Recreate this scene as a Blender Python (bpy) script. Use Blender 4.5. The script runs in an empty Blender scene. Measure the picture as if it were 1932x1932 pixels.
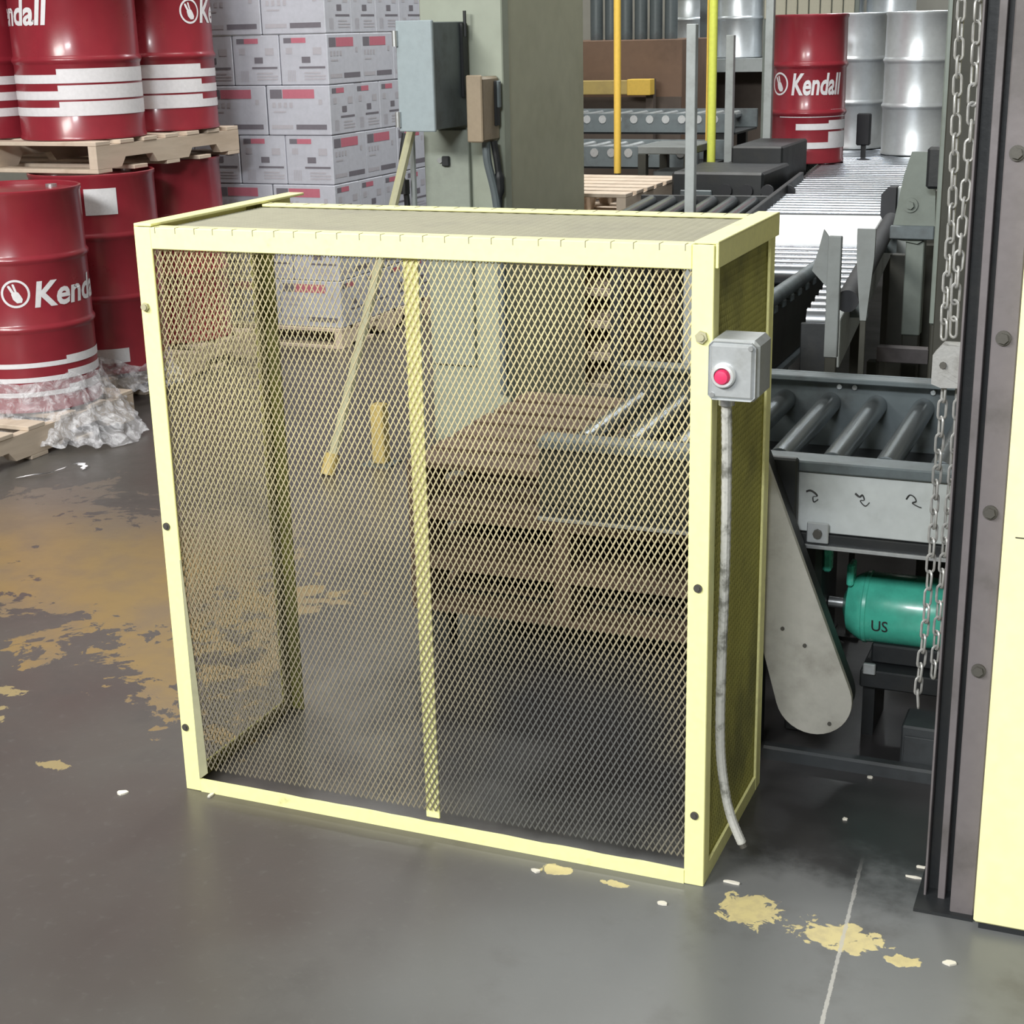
import bpy, bmesh, math, random
from mathutils import Vector, Matrix, noise as mnoise
random.seed(7)
R_ = math.radians
SC = bpy.context.scene
COL = SC.collection

# ---------------------------------------------------------------- camera
cam_data = bpy.data.cameras.new('camera')
cam = bpy.data.objects.new('camera', cam_data)
COL.objects.link(cam)
cam_data.sensor_width = 36.0
cam_data.lens = 36.0 * 2895.7 / 1932.0
cam_data.clip_start = 0.05
cam_data.clip_end = 60
_r = Vector((0.92435447, 0.38090629, -0.02189085))
_d = Vector((0.09493452, -0.28519271, -0.95375707))
_f = Vector((-0.36953518, 0.87953142, -0.29978031))
mw = Matrix(((_r.x, -_d.x, -_f.x, 0.6345), (_r.y, -_d.y, -_f.y, -2.3531), (_r.z, -_d.z, -_f.z, 1.47), (0, 0, 0, 1)))
cam.matrix_world = mw
SC.camera = cam

# ---------------------------------------------------------------- world, lights, exposure
SC.view_settings.view_transform = 'Standard'
SC.view_settings.look = 'None'
SC.view_settings.gamma = 1.0
SC.view_settings.use_curve_mapping = False
SC.view_settings.exposure = 0.0
W = bpy.data.worlds.new('world')
SC.world = W
W.use_nodes = True
W.node_tree.nodes['Background'].inputs['Color'].default_value = (0.75, 0.85, 1.0, 1)
W.node_tree.nodes['Background'].inputs['Strength'].default_value = 0.10

def area_light(x, y, z, sx, sy, watt, color=(1.0, 0.99, 0.95), aim=None):
    l = bpy.data.lights.new('hall_and_fill_lamp', 'AREA')
    l.shape = 'RECTANGLE'
    l.size = sx
    l.size_y = sy
    l.energy = watt
    l.color = color
    o = bpy.data.objects.new('hall_and_fill_lamp', l)
    COL.objects.link(o)
    o.location = (x, y, z)
    if aim:
        o.rotation_euler = (Vector(aim) - Vector((x, y, z))).to_track_quat('-Z', 'Y').to_euler()
    return o

# unseen lights: hall lamps, plus lamps added to brighten the machines and drums
area_light(-2.7, -3.7, 3.7, 2.4, 1.0, 350, (1.0, 0.985, 0.93), aim=(-0.7, 0.2, 0.6))
area_light(0.2, -5.3, 3.9, 1.6, 0.5, 300, (0.95, 0.98, 1.0), aim=(0.2, 0.6, 0.4))  # added fill, set low behind the camera to reach the motor
area_light(-3.4, 0.6, 4.6, 2.4, 0.5, 70)
area_light(-1.4, 3.5, 4.6, 1.6, 0.5, 215)  # unseen, placed to brighten the red drum and the cartons' right sides
area_light(-0.8, 8.4, 4.6, 3.0, 0.6, 150, (0.93, 0.97, 1.0))
area_light(-5.6, 8.6, 4.6, 2.4, 0.5, 60)

# ---------------------------------------------------------------- materials
class NT:
    """small helper to wire node trees"""
    def __init__(s, mat):
        s.t = mat.node_tree
        s.t.nodes.clear()
        s.out = s.t.nodes.new('ShaderNodeOutputMaterial')
    def n(s, kind, **kw):
        nd = s.t.nodes.new(kind)
        for k, v in kw.items():
            setattr(nd, k, v)
        return nd
    def l(s, a, b):
        s.t.links.new(a, b)
    def val(s, sock, v):
        if hasattr(v, 'links'):
            s.l(v, sock)
        elif isinstance(v, (tuple, list)):
            sock.default_value = tuple(v) if len(v) != 3 or sock.type == 'VECTOR' else (*v, 1)
        else:
            sock.default_value = v
    def math(s, op, a, b=0.0, c=None, clamp=False):
        m = s.n('ShaderNodeMath', operation=op, use_clamp=clamp)
        s.val(m.inputs[0], a)
        s.val(m.inputs[1], b)
        if c is not None:
            s.val(m.inputs[2], c)
        return m.outputs[0]
    def noise(s, vec, scale, detail=4, rough=0.55, dist=0.0):
        m = s.n('ShaderNodeTexNoise')
        s.l(vec, m.inputs['Vector'])
        m.inputs['Scale'].default_value = scale
        m.inputs['Detail'].default_value = detail
        m.inputs['Roughness'].default_value = rough
        m.inputs['Distortion'].default_value = dist
        return m.outputs['Fac']
    def mix(s, fac, a, b):
        m = s.n('ShaderNodeMix', data_type='RGBA')
        s.val(m.inputs['Factor'], fac)
        s.val(m.inputs[6], a)
        s.val(m.inputs[7], b)
        return m.outputs[2]
    def step(s, v, lo, hi):
        m = s.n('ShaderNodeMapRange', interpolation_type='SMOOTHSTEP')
        s.val(m.inputs['Value'], v)
        m.inputs['From Min'].default_value = lo
        m.inputs['From Max'].default_value = hi
        return m.outputs[0]
    def coord(s, kind='Object', scale=None):
        c = s.n('ShaderNodeTexCoord').outputs[kind]
        if scale:
            m = s.n('ShaderNodeMapping')
            s.l(c, m.inputs['Vector'])
            m.inputs['Scale'].default_value = scale
            return m.outputs[0]
        return c
    def bump(s, h, strength, dist=0.002):
        b = s.n('ShaderNodeBump')
        s.l(h, b.inputs['Height'])
        b.inputs['Strength'].default_value = strength
        b.inputs['Distance'].default_value = dist
        return b.outputs[0]
    def principled(s, color, rough=0.5, metal=0.0, normal=None, **kw):
        p = s.n('ShaderNodeBsdfPrincipled')
        s.val(p.inputs['Base Color'], color)
        s.val(p.inputs['Roughness'], rough)
        s.val(p.inputs['Metallic'], metal)
        if normal is not None:
            s.l(normal, p.inputs['Normal'])
        for k, v in kw.items():
            s.val(p.inputs[k.replace('_', ' ')], v)
        s.l(p.outputs[0], s.out.inputs['Surface'])
        return p

def new_mat(name):
    m = bpy.data.materials.new(name)
    m.use_nodes = True
    return m, NT(m)

def surf(name, color, rough=0.5, metal=0.0, dirt=None, amount=0.4, scale=9.0, bump=0.15, coat=0.0, stretch=None, lo=0.45, hi=0.75):
    """painted / metal / wood surface: base colour, a second worn or dirty colour in patches, fine relief"""
    m, t = new_mat(name)
    c = t.coord('Object', stretch)
    n1 = t.noise(c, scale, 6, 0.62)
    n2 = t.noise(c, scale * 7, 3)
    col = color
    if dirt is not None:
        f = t.math('MULTIPLY', t.step(n1, lo, hi), amount)
        col = t.mix(f, color, dirt)
    shade = t.math('MULTIPLY_ADD', n2, 0.22, 0.89)
    mul = t.n('ShaderNodeMix', data_type='RGBA', blend_type='MULTIPLY')
    mul.inputs['Factor'].default_value = 1.0
    t.val(mul.inputs[6], col)
    t.l(shade, mul.inputs[7])
    r = t.math('MULTIPLY_ADD', n1, 0.25, rough - 0.12, clamp=True)
    p = t.principled(mul.outputs[2], r, metal, t.bump(n2, bump))
    if coat:
        p.inputs['Coat Weight'].default_value = coat
        p.inputs['Coat Roughness'].default_value = 0.12
    return m

M = {}
M['yellow'] = surf('pale_yellow_paint', (0.86, 0.84, 0.39), 0.45, 0, (0.20, 0.19, 0.09), 0.75, 11, 0.12, lo=0.60, hi=0.80)
def mesh_paint():
    """pale yellow paint on the front mesh, grimy in patches, darker towards the bottom and near-black in one broad patch low on the right"""
    m, t = new_mat('yellow_mesh_paint')
    c = t.coord('Object')
    sx = t.n('ShaderNodeSeparateXYZ')
    t.l(c, sx.inputs[0])
    n = t.noise(c, 2.6, 6, 0.62)
    n2 = t.noise(c, 60, 3)
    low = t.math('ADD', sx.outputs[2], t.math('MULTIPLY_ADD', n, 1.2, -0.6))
    col = t.mix(t.math('MULTIPLY', t.step(n, 0.38, 0.62), 0.6), (0.60, 0.53, 0.31), (0.23, 0.195, 0.13))
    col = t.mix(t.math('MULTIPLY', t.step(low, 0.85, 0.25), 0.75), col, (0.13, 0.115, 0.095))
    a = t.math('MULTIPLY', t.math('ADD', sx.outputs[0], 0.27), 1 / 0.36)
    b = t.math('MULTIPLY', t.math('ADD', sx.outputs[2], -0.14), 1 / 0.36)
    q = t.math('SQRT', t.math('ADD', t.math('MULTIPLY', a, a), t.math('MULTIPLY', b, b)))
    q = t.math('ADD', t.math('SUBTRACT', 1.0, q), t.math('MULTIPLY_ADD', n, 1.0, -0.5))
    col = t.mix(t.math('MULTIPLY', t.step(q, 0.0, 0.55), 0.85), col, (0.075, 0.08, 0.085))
    t.principled(col, t.math('MULTIPLY_ADD', n2, 0.2, 0.42), 0.0)
    return m
M['yellow_mesh'] = mesh_paint()
M['shade_olive'] = surf('shaded_yellow_side_paint', (0.28, 0.27, 0.07), 0.5, 0, (0.10, 0.10, 0.04), 0.8, 3.0, 0.1, lo=0.42, hi=0.68)  # guard yellow copied darker: shade on its sides and back painted in
M['olive_grey_mesh'] = surf('olive_grey_mesh_paint', (0.26, 0.25, 0.185), 0.65, 0, (0.20, 0.19, 0.155), 0.6, 5, 0.1)  # greyer olive than the other mesh paint
M['panel_yellow'] = surf('cream_yellow_panel_paint', (0.88, 0.84, 0.46), 0.4, 0, (0.35, 0.33, 0.2), 0.5, 7, 0.08, lo=0.62, hi=0.82)
M['drum_red'] = surf('glossy_red_drum_paint', (0.26, 0.021, 0.034), 0.30, 0, (0.17, 0.016, 0.026), 0.5, 3, 0.05, coat=0.25)
M['white_print'] = surf('white_print', (0.74, 0.73, 0.76), 0.4, 0, None, bump=0.02)
M['wood'] = surf('pale_pallet_wood', (0.60, 0.50, 0.40), 0.75, 0, (0.36, 0.27, 0.19), 0.6, 6, 0.4, stretch=(1, 0.15, 1))
M['old_wood'] = surf('dark_pallet_wood', (0.115, 0.073, 0.050), 0.8, 0, (0.05, 0.033, 0.024), 0.7, 6, 0.4, stretch=(0.2, 1, 1))
M['carton'] = surf('white_cardboard', (0.45, 0.465, 0.525), 0.7, 0, (0.38, 0.39, 0.43), 0.4, 5, 0.08)
M['red_print'] = surf('red_print', (0.46, 0.14, 0.19), 0.6, 0, None, bump=0.02)
M['dark_print'] = surf('dark_print', (0.15, 0.14, 0.165), 0.6, 0, None, bump=0.02)
M['grey_print'] = surf('grey_print', (0.40, 0.39, 0.43), 0.6, 0, None, bump=0.02)
M['column'] = surf('sage_green_column_paint', (0.305, 0.335, 0.275), 0.5, 0, (0.23, 0.255, 0.20), 0.5, 2.5, 0.08)
M['column_side'] = surf('column_side_shading_paint', (0.385, 0.39, 0.29), 0.5, 0, (0.27, 0.27, 0.19), 0.6, 2.0, 0.08)  # second tone of the column paint, light and shade of its side painted in
M['blue_grey'] = surf('blue_grey_enamel', (0.30, 0.355, 0.38), 0.4, 0, (0.24, 0.28, 0.29), 0.4, 6, 0.06)
M['brown_box'] = surf('brown_enamel', (0.30, 0.24, 0.17), 0.4, 0, (0.2, 0.16, 0.11), 0.5, 9, 0.06)
M['cast_grey'] = surf('cast_grey_metal', (0.40, 0.42, 0.43), 0.42, 0.35, (0.22, 0.22, 0.2), 0.5, 14, 0.15)
M['zinc'] = surf('zinc_steel', (0.55, 0.57, 0.58), 0.35, 0.8, (0.25, 0.25, 0.24), 0.4, 12, 0.1)
M['roller'] = surf('bright_roller_steel', (0.33, 0.35, 0.38), 0.24, 0.9, (0.22, 0.22, 0.22), 0.3, 3, 0.0)
M['roller_grey'] = surf('oily_roller_steel', (0.24, 0.265, 0.28), 0.24, 0.75, (0.16, 0.17, 0.18), 0.4, 2, 0.0)
M['steel_grey'] = surf('grey_machine_paint', (0.12, 0.145, 0.155), 0.45, 0.1, (0.05, 0.05, 0.05), 0.7, 7, 0.15)
M['steel_pale'] = surf('pale_grey_machine_paint', (0.36, 0.39, 0.39), 0.5, 0.05, (0.15, 0.15, 0.14), 0.6, 7, 0.15)
M['panel_grey'] = surf('dull_white_grey_panel', (0.48, 0.51, 0.51), 0.5, 0, (0.22, 0.23, 0.22), 0.6, 6, 0.12)
M['steel_mid'] = surf('mid_grey_steel', (0.165, 0.18, 0.18), 0.5, 0.1, (0.08, 0.08, 0.075), 0.6, 7, 0.15)
M['strut_shadow'] = surf('grey_green_strut_shadow', (0.27, 0.30, 0.26), 0.5, 0.1, (0.17, 0.185, 0.16), 0.5, 6, 0.1)
M['sage_steel'] = surf('grey_green_steel', (0.165, 0.19, 0.17), 0.5, 0.1, (0.1, 0.11, 0.09), 0.5, 6, 0.15)
M['olive_dark'] = surf('dark_olive_steel', (0.030, 0.030, 0.023), 0.6, 0.1, (0.016, 0.016, 0.012), 0.6, 5, 0.2)
M['black_steel'] = surf('black_oily_steel', (0.016, 0.018, 0.020), 0.5, 0.1, (0.035, 0.034, 0.03), 0.5, 9, 0.2)
M['mast'] = surf('brown_grey_mast_steel', (0.15, 0.135, 0.14), 0.5, 0.15, (0.06, 0.055, 0.05), 0.6, 6, 0.2)
M['chain'] = surf('galvanised_chain', (0.36, 0.36, 0.35), 0.45, 0.4, (0.14, 0.13, 0.11), 0.6, 25, 0.2)
M['guard_plate'] = surf('dull_grey_guard_paint', (0.38, 0.37, 0.33), 0.55, 0, (0.20, 0.19, 0.16), 0.6, 9, 0.12)
M['motor'] = surf('green_motor_enamel', (0.08, 0.52, 0.38), 0.28, 0, (0.03, 0.22, 0.16), 0.5, 10, 0.06, coat=0.4)
M['rubber'] = surf('black_rubber', (0.02, 0.021, 0.025), 0.7, 0, None, bump=0.2)
M['bolt'] = surf('dark_bolt_steel', (0.10, 0.095, 0.085), 0.5, 0.5, None, bump=0.1)
M['bolt_tan'] = surf('painted_bolt', (0.40, 0.38, 0.25), 0.5, 0.1, None, bump=0.1)
M['red_plastic'] = surf('red_plastic', (0.62, 0.04, 0.12), 0.35, 0, None, bump=0.02)
M['chrome'] = surf('pale_chrome', (0.85, 0.86, 0.87), 0.25, 0.6, None, bump=0.02)
M['conduit'] = surf('worn_grey_conduit', (0.47, 0.47, 0.44), 0.55, 0.1, (0.13, 0.13, 0.11), 0.85, 26, 0.3, lo=0.5, hi=0.66)
M['silver_drum'] = surf('silver_drum_steel', (0.66, 0.70, 0.73), 0.36, 0.6, (0.5, 0.52, 0.54), 0.4, 5, 0.05)
M['plate_steel'] = surf('bright_steel_plate', (0.88, 0.90, 0.92), 0.42, 0.45, (0.7, 0.7, 0.7), 0.3, 6, 0.05)
M['orange_pole'] = surf('orange_yellow_pole', (0.78, 0.52, 0.09), 0.45, 0, None, bump=0.05)
M['lime_pole'] = surf('lime_yellow_pole', (0.74, 0.80, 0.13), 0.45, 0, None, bump=0.05)
M['beam_yellow'] = surf('dull_yellow_beam', (0.50, 0.38, 0.13), 0.5, 0, (0.3, 0.22, 0.1), 0.5, 4, 0.1)
M['brown_crate'] = surf('brown_crate_board', (0.20, 0.125, 0.085), 0.7, 0, (0.12, 0.08, 0.06), 0.6, 3, 0.1)
M['dark_brown'] = surf('dark_brown_board', (0.11, 0.085, 0.07), 0.7, 0, (0.07, 0.055, 0.05), 0.5, 4, 0.1)
M['sage_pole'] = surf('yellow_green_bar', (0.40, 0.39, 0.25), 0.5, 0, (0.25, 0.25, 0.17), 0.4, 8, 0.1)
M['wall'] = surf('dim_beige_wall', (0.30, 0.29, 0.25), 0.8, 0, (0.24, 0.23, 0.2), 0.5, 1.2, 0.1)
M['ceil'] = surf('grey_ceiling', (0.42, 0.42, 0.41), 0.8, 0, None, bump=0.1)
M['chip'] = surf('pale_paint_chip', (0.66, 0.63, 0.55), 0.7, 0, None, bump=0.1)
M['ink'] = surf('black_ink', (0.03, 0.03, 0.03), 0.6, 0, None, bump=0.02)
M['cream_slat'] = surf('cream_slat_paint', (0.50, 0.48, 0.38), 0.6, 0, None, bump=0.05)
M['steel_dark'] = surf('dark_grease_steel', (0.045, 0.050, 0.054), 0.45, 0.2, (0.02, 0.02, 0.02), 0.6, 9, 0.15)
M['paper'] = surf('white_paper_label', (0.66, 0.66, 0.68), 0.6, 0, (0.5, 0.5, 0.52), 0.4, 20, 0.02)

def film_mat():
    m, t = new_mat('clear_stretch_film')
    c = t.coord('Object')
    n = t.noise(c, 16, 5, 0.65, 1.2)
    tr = t.n('ShaderNodeBsdfTransparent')
    g = t.n('ShaderNodeBsdfPrincipled')
    g.inputs['Base Color'].default_value = (0.80, 0.80, 0.84, 1)
    g.inputs['Roughness'].default_value = 0.14
    t.l(t.bump(t.noise(c, 34, 4, 0.6, 1.0), 0.7, 0.01), g.inputs['Normal'])
    mx = t.n('ShaderNodeMixShader')
    t.l(t.math('MULTIPLY_ADD', t.step(n, 0.4, 0.66), 0.42, 0.20), mx.inputs[0])
    t.l(tr.outputs[0], mx.inputs[1])
    t.l(g.outputs[0], mx.inputs[2])
    t.l(mx.outputs[0], t.out.inputs['Surface'])
    return m
M['film'] = film_mat()

def floor_mat():
    m, t = new_mat('worn_concrete_floor')
    c = t.coord('Object')
    sx = t.n('ShaderNodeSeparateXYZ')
    t.l(c, sx.inputs[0])
    x, y = sx.outputs[0], sx.outputs[1]
    big = t.noise(c, 0.9, 3)
    mid = t.noise(c, 5.0, 6, 0.62)
    fine = t.noise(c, 42.0, 5, 0.6)
    chipn = t.noise(c, 14.0, 7, 0.68, 0.6)
    side = t.math('ADD', x, t.math('MULTIPLY_ADD', big, 1.6, -0.8))
    base = t.mix(t.step(big, 0.36, 0.66), (0.070, 0.059, 0.056), (0.088, 0.083, 0.076))
    base = t.mix(t.step(side, -0.9, 0.25), base, (0.135, 0.140, 0.142))  # paler and bluer to the right: reflected light painted into the base colour
    base = t.mix(t.math('MULTIPLY', t.step(mid, 0.5, 0.75), 0.5), base, (0.060, 0.056, 0.054))
    base = t.mix(t.math('MULTIPLY', t.step(fine, 0.55, 0.8), 0.25), base, (0.17, 0.165, 0.16))
    # near-black floor by the machine: oily grime with cast shade painted in
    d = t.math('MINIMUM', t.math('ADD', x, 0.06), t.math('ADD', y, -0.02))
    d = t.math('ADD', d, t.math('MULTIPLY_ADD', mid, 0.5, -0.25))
    oil_shade = t.math('MULTIPLY', t.step(d, 0.0, 0.24), 0.97)
    base = t.mix(oil_shade, base, (0.011, 0.012, 0.0135))
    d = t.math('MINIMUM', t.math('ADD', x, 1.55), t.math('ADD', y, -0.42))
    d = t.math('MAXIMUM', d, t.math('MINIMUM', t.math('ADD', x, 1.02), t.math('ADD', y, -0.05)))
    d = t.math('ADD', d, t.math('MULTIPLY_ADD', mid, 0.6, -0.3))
    base = t.mix(t.math('MULTIPLY', t.step(d, 0.0, 0.25), 0.85), base, (0.030, 0.028, 0.029))  # darker floor inside and behind the guard: grime with shade painted in
    # worn yellow aisle paint on the left
    d1 = t.math('SUBTRACT', 1.68, y)
    d2 = t.math('ADD', t.math('MULTIPLY_ADD', x, 0.36, 0.14), y)
    d3 = t.math('SUBTRACT', t.math('MULTIPLY_ADD', y, -0.35, -1.08), x)
    dd = t.math('MINIMUM', t.math('MINIMUM', d1, d2), d3)
    dd = t.math('ADD', dd, t.math('MULTIPLY_ADD', chipn, 0.9, -0.50))
    dd = t.math('ADD', dd, t.math('MULTIPLY_ADD', t.noise(c, 3.2, 6, 0.70, 0.5), 1.7, -0.85))
    paint = t.step(dd, 0.0, 0.03)
    blobs = None
    for (bx, by, rx, ry) in ((-1.80, 0.27, 0.09, 0.03), (-1.76, 0.17, 0.05, 0.05), (-1.70, 0.13, 0.035, 0.025), (-1.42, -0.005, 0.045, 0.022), (0.097, -0.045, 0.062, 0.058),
                             (0.255, -0.072, 0.085, 0.050), (0.364, -0.106, 0.045, 0.018), (-0.268, -0.034, 0.04, 0.02), (-0.15, -0.045, 0.03, 0.012), (-3.3, 1.2, 0.3, 0.2)):
        a = t.math('MULTIPLY', t.math('SUBTRACT', x, bx), 1 / rx)
        b = t.math('MULTIPLY', t.math('SUBTRACT', y, by), 1 / ry)
        q = t.math('SQRT', t.math('ADD', t.math('MULTIPLY', a, a), t.math('MULTIPLY', b, b)))
        q = t.math('SUBTRACT', 1.0, q)
        blobs = q if blobs is None else t.math('MAXIMUM', blobs, q)
    bl = t.math('ADD', blobs, t.math('MULTIPLY_ADD', t.noise(c, 32, 5, 0.6, 0.8), 2.4, -1.25))
    spot = t.step(bl, 0.12, 0.24)
    tan = t.mix(t.step(mid, 0.35, 0.7), (0.235, 0.165, 0.072), (0.185, 0.138, 0.085))
    tan = t.mix(t.step(d1, 0.55, 0.0), tan, (0.145, 0.122, 0.10))
    col = t.mix(paint, base, tan)
    cream = t.mix(t.step(fine, 0.4, 0.7), (0.55, 0.47, 0.23), (0.46, 0.39, 0.21))
    cream = t.mix(t.step(x, -0.7, -1.2), cream, (0.27, 0.215, 0.11))
    col = t.mix(spot, col, cream)
    # saw-cut joint filled with pale dust
    jx = t.math('ABSOLUTE', t.math('SUBTRACT', x, t.math('MULTIPLY_ADD', y, -0.058, 0.2586)))
    jl = t.math('SUBTRACT', 0.0042, jx)
    jl = t.math('ADD', jl, t.math('MULTIPLY_ADD', t.noise(c, 60, 4, 0.7), 0.008, -0.0045))
    near = t.step(y, 0.22, 0.0)
    col = t.mix(t.math('MULTIPLY', t.step(jl, 0.0, 0.0012), t.math('MULTIPLY', near, 0.75)), col, (0.42, 0.41, 0.39))
    rough = t.math('MULTIPLY_ADD', mid, 0.30, 0.20)
    h = t.math('ADD', t.math('MULTIPLY', fine, 0.4), t.math('MULTIPLY', t.math('MAXIMUM', paint, spot), 0.8))
    t.principled(col, rough, 0.0, t.bump(h, 0.25, 0.002))
    return m
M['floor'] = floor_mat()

# ---------------------------------------------------------------- mesh helpers
class MB:
    """collects shapes, then links them as one mesh object"""
    def __init__(s):
        s.v = []
        s.f = []
        s.mi = []
        s.m = 0
    def face(s, idx):
        s.f.append(tuple(idx))
        s.mi.append(s.m)
    def add(s, vs, fs):
        o = len(s.v)
        s.v.extend(tuple(map(float, p)) for p in vs)
        for f in fs:
            s.face([i + o for i in f])
        return s
    def box(s, x0, x1, y0, y1, z0, z1, c=0.0):
        lo, hi = (x0, y0, z0), (x1, y1, z1)
        if c <= 0:
            vs = [(x, y, z) for x in (x0, x1) for y in (y0, y1) for z in (z0, z1)]
            return s.add(vs, [(0, 1, 3, 2), (4, 6, 7, 5), (0, 4, 5, 1), (2, 3, 7, 6), (0, 2, 6, 4), (1, 5, 7, 3)])
        vs, ix = [], {}
        for cx in (0, 1):
            for cy in (0, 1):
                for cz in (0, 1):
                    for ax in range(3):
                        p = []
                        for k, b in enumerate((cx, cy, cz)):
                            e = hi[k] if b else lo[k]
                            p.append(e if k == ax else e + (-c if b else c))
                        ix[(cx, cy, cz, ax)] = len(vs)
                        vs.append(p)
        fs = []
        for ax in range(3):
            a, b = [k for k in range(3) if k != ax]
            for e in (0, 1):
                q = []
                for (i, j) in ((0, 0), (1, 0), (1, 1), (0, 1)):
                    cc = [0, 0, 0]
                    cc[ax], cc[a], cc[b] = e, i, j
                    q.append(ix[(*cc, ax)])
                fs.append(q)
            for i in (0, 1):
                for j in (0, 1):
                    q = []
                    for e, k in ((0, a), (0, b), (1, b), (1, a)):
                        cc = [0, 0, 0]
                        cc[ax], cc[a], cc[b] = e, i, j
                        q.append(ix[(*cc, k)])
                    fs.append(q)
        for cx in (0, 1):
            for cy in (0, 1):
                for cz in (0, 1):
                    fs.append([ix[(cx, cy, cz, k)] for k in range(3)])
        return s.add(vs, fs)
    def ring(s, c, u, w, r, n):
        return [Vector(c) + u * (math.cos(2 * math.pi * k / n) * r) + w * (math.sin(2 * math.pi * k / n) * r) for k in range(n)]
    def cyl(s, p0, p1, r, n=16, r2=None):
        p0, p1 = Vector(p0), Vector(p1)
        d = (p1 - p0).normalized()
        u = d.orthogonal().normalized()
        w = d.cross(u)
        vs = s.ring(p0, u, w, r, n) + s.ring(p1, u, w, r if r2 is None else r2, n)
        fs = [(k, (k + 1) % n, n + (k + 1) % n, n + k) for k in range(n)] + [tuple(range(n))[::-1], tuple(range(n, 2 * n))]
        return s.add(vs, fs)
    def tube(s, path, r, n=8, closed=False, flat=1.0):
        P = [Vector(p) for p in path]
        m = len(P)
        vs, fs, u = [], [], None
        for i, p in enumerate(P):
            a = P[(i - 1) % m] if closed or i > 0 else P[i]
            b = P[(i + 1) % m] if closed or i < m - 1 else P[i]
            d = (b - a).normalized()
            u = d.orthogonal().normalized() if u is None else (u - d * u.dot(d)).normalized()
            w = d.cross(u)
            rr = r[i] if isinstance(r, (list, tuple)) else r
            vs += [p + u * (math.cos(2 * math.pi * k / n) * rr) + w * (math.sin(2 * math.pi * k / n) * rr * flat) for k in range(n)]
        for i in range(m if closed else m - 1):
            j = (i + 1) % m
            fs += [(i * n + k, i * n + (k + 1) % n, j * n + (k + 1) % n, j * n + k) for k in range(n)]
        if not closed:
            fs += [tuple(range(n))[::-1], tuple(range((m - 1) * n, m * n))]
        return s.add(vs, fs)
    def lathe(s, prof, n=48, c=(0, 0, 0)):
        vs, fs = [], []
        for (r, z) in prof:
            vs += [(c[0] + r * math.cos(2 * math.pi * k / n), c[1] + r * math.sin(2 * math.pi * k / n), c[2] + z) for k in range(n)]
        for i in range(len(prof) - 1):
            fs += [(i * n + k, i * n + (k + 1) % n, (i + 1) * n + (k + 1) % n, (i + 1) * n + k) for k in range(n)]
        fs += [tuple(range(n))[::-1], tuple(range((len(prof) - 1) * n, len(prof) * n))]
        return s.add(vs, fs)
    def prism(s, poly, axis, a, b):
        """extrude a 2D outline along axis; outline in the other two axes in x,y,z order"""
        def P(q, e):
            return {'x': (e, q[0], q[1]), 'y': (q[0], e, q[1]), 'z': (q[0], q[1], e)}[axis]
        n = len(poly)
        vs = [P(q, a) for q in poly] + [P(q, b) for q in poly]
        fs = [(k, (k + 1) % n, n + (k + 1) % n, n + k) for k in range(n)] + [tuple(range(n))[::-1], tuple(range(n, 2 * n))]
        return s.add(vs, fs)
    def xform(s, mat, start=0):
        s.v[start:] = [tuple(mat @ Vector(p)) for p in s.v[start:]]
        return s
    def mesh(s, name, mats, recalc=True, smooth=35):
        me = bpy.data.meshes.new(name)
        me.from_pydata(s.v, [], s.f)
        for m in (mats if isinstance(mats, (list, tuple)) else [mats]):
            me.materials.append(m)
        if max(s.mi, default=0):
            me.polygons.foreach_set('material_index', s.mi)
        if recalc:
            bm = bmesh.new()
            bm.from_mesh(me)
            bmesh.ops.recalc_face_normals(bm, faces=bm.faces)
            bm.to_mesh(me)
            bm.free()
        if smooth:
            me.shade_smooth()
            me.set_sharp_from_angle(angle=R_(smooth))
        me.update()
        return me
    def build(s, name, mats, parent=None, **kw):
        return link(name, s.mesh(name, mats, **kw), parent)

def link(name, me, parent=None, loc=None, rot=None):
    o = bpy.data.objects.new(name, me)
    COL.objects.link(o)
    if parent is not None:
        o.parent = parent
    if loc is not None:
        o.location = loc
    if rot is not None:
        o.rotation_euler = rot
    return o

def tag(o, label=None, cat=None, group=None, kind=None):
    for k, v in (('label', label), ('category', cat), ('group', group), ('kind', kind)):
        if v:
            o[k] = v
    return o

def thing(name, label, cat, loc=(0, 0, 0), rz=0.0, group=None):
    o = bpy.data.objects.new(name, None)
    COL.objects.link(o)
    o.location = loc
    o.rotation_euler = (0, 0, rz)
    o.empty_display_size = 0.1
    return tag(o, label, cat, group)

def copy_tree(o, parent=None):
    c = o.copy()
    COL.objects.link(c)
    if parent is not None:
        c.parent = parent
    for ch in list(o.children):
        copy_tree(ch, c)
    return c

def structure(name, mb, mat, **kw):
    return tag(mb.build(name, mat, **kw), kind='structure')

def text_geo(txt, length, height, bold=0.02, shear=0.0):
    """flat lettering as (verts, faces): left end at x = 0, baseline at 0"""
    cu = bpy.data.curves.new('lettering', 'FONT')
    cu.body = txt
    cu.size = 1.0
    cu.offset = bold
    cu.shear = shear
    cu.resolution_u = 3
    ob = bpy.data.objects.new('lettering', cu)
    COL.objects.link(ob)
    dg = bpy.context.evaluated_depsgraph_get()
    me = bpy.data.meshes.new_from_object(ob.evaluated_get(dg))
    bpy.data.objects.remove(ob)
    bpy.data.curves.remove(cu)
    xs = [v.co.x for v in me.vertices]
    ys = [v.co.y for v in me.vertices]
    x0, x1, y1 = min(xs), max(xs), max(ys)
    bm = bmesh.new()
    bm.from_mesh(me)
    bpy.data.meshes.remove(me)
    for v in bm.verts:
        v.co.x = (v.co.x - x0) / (x1 - x0) * length
        v.co.y = v.co.y / y1 * height
        v.co.z = 0
    return bm

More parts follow.
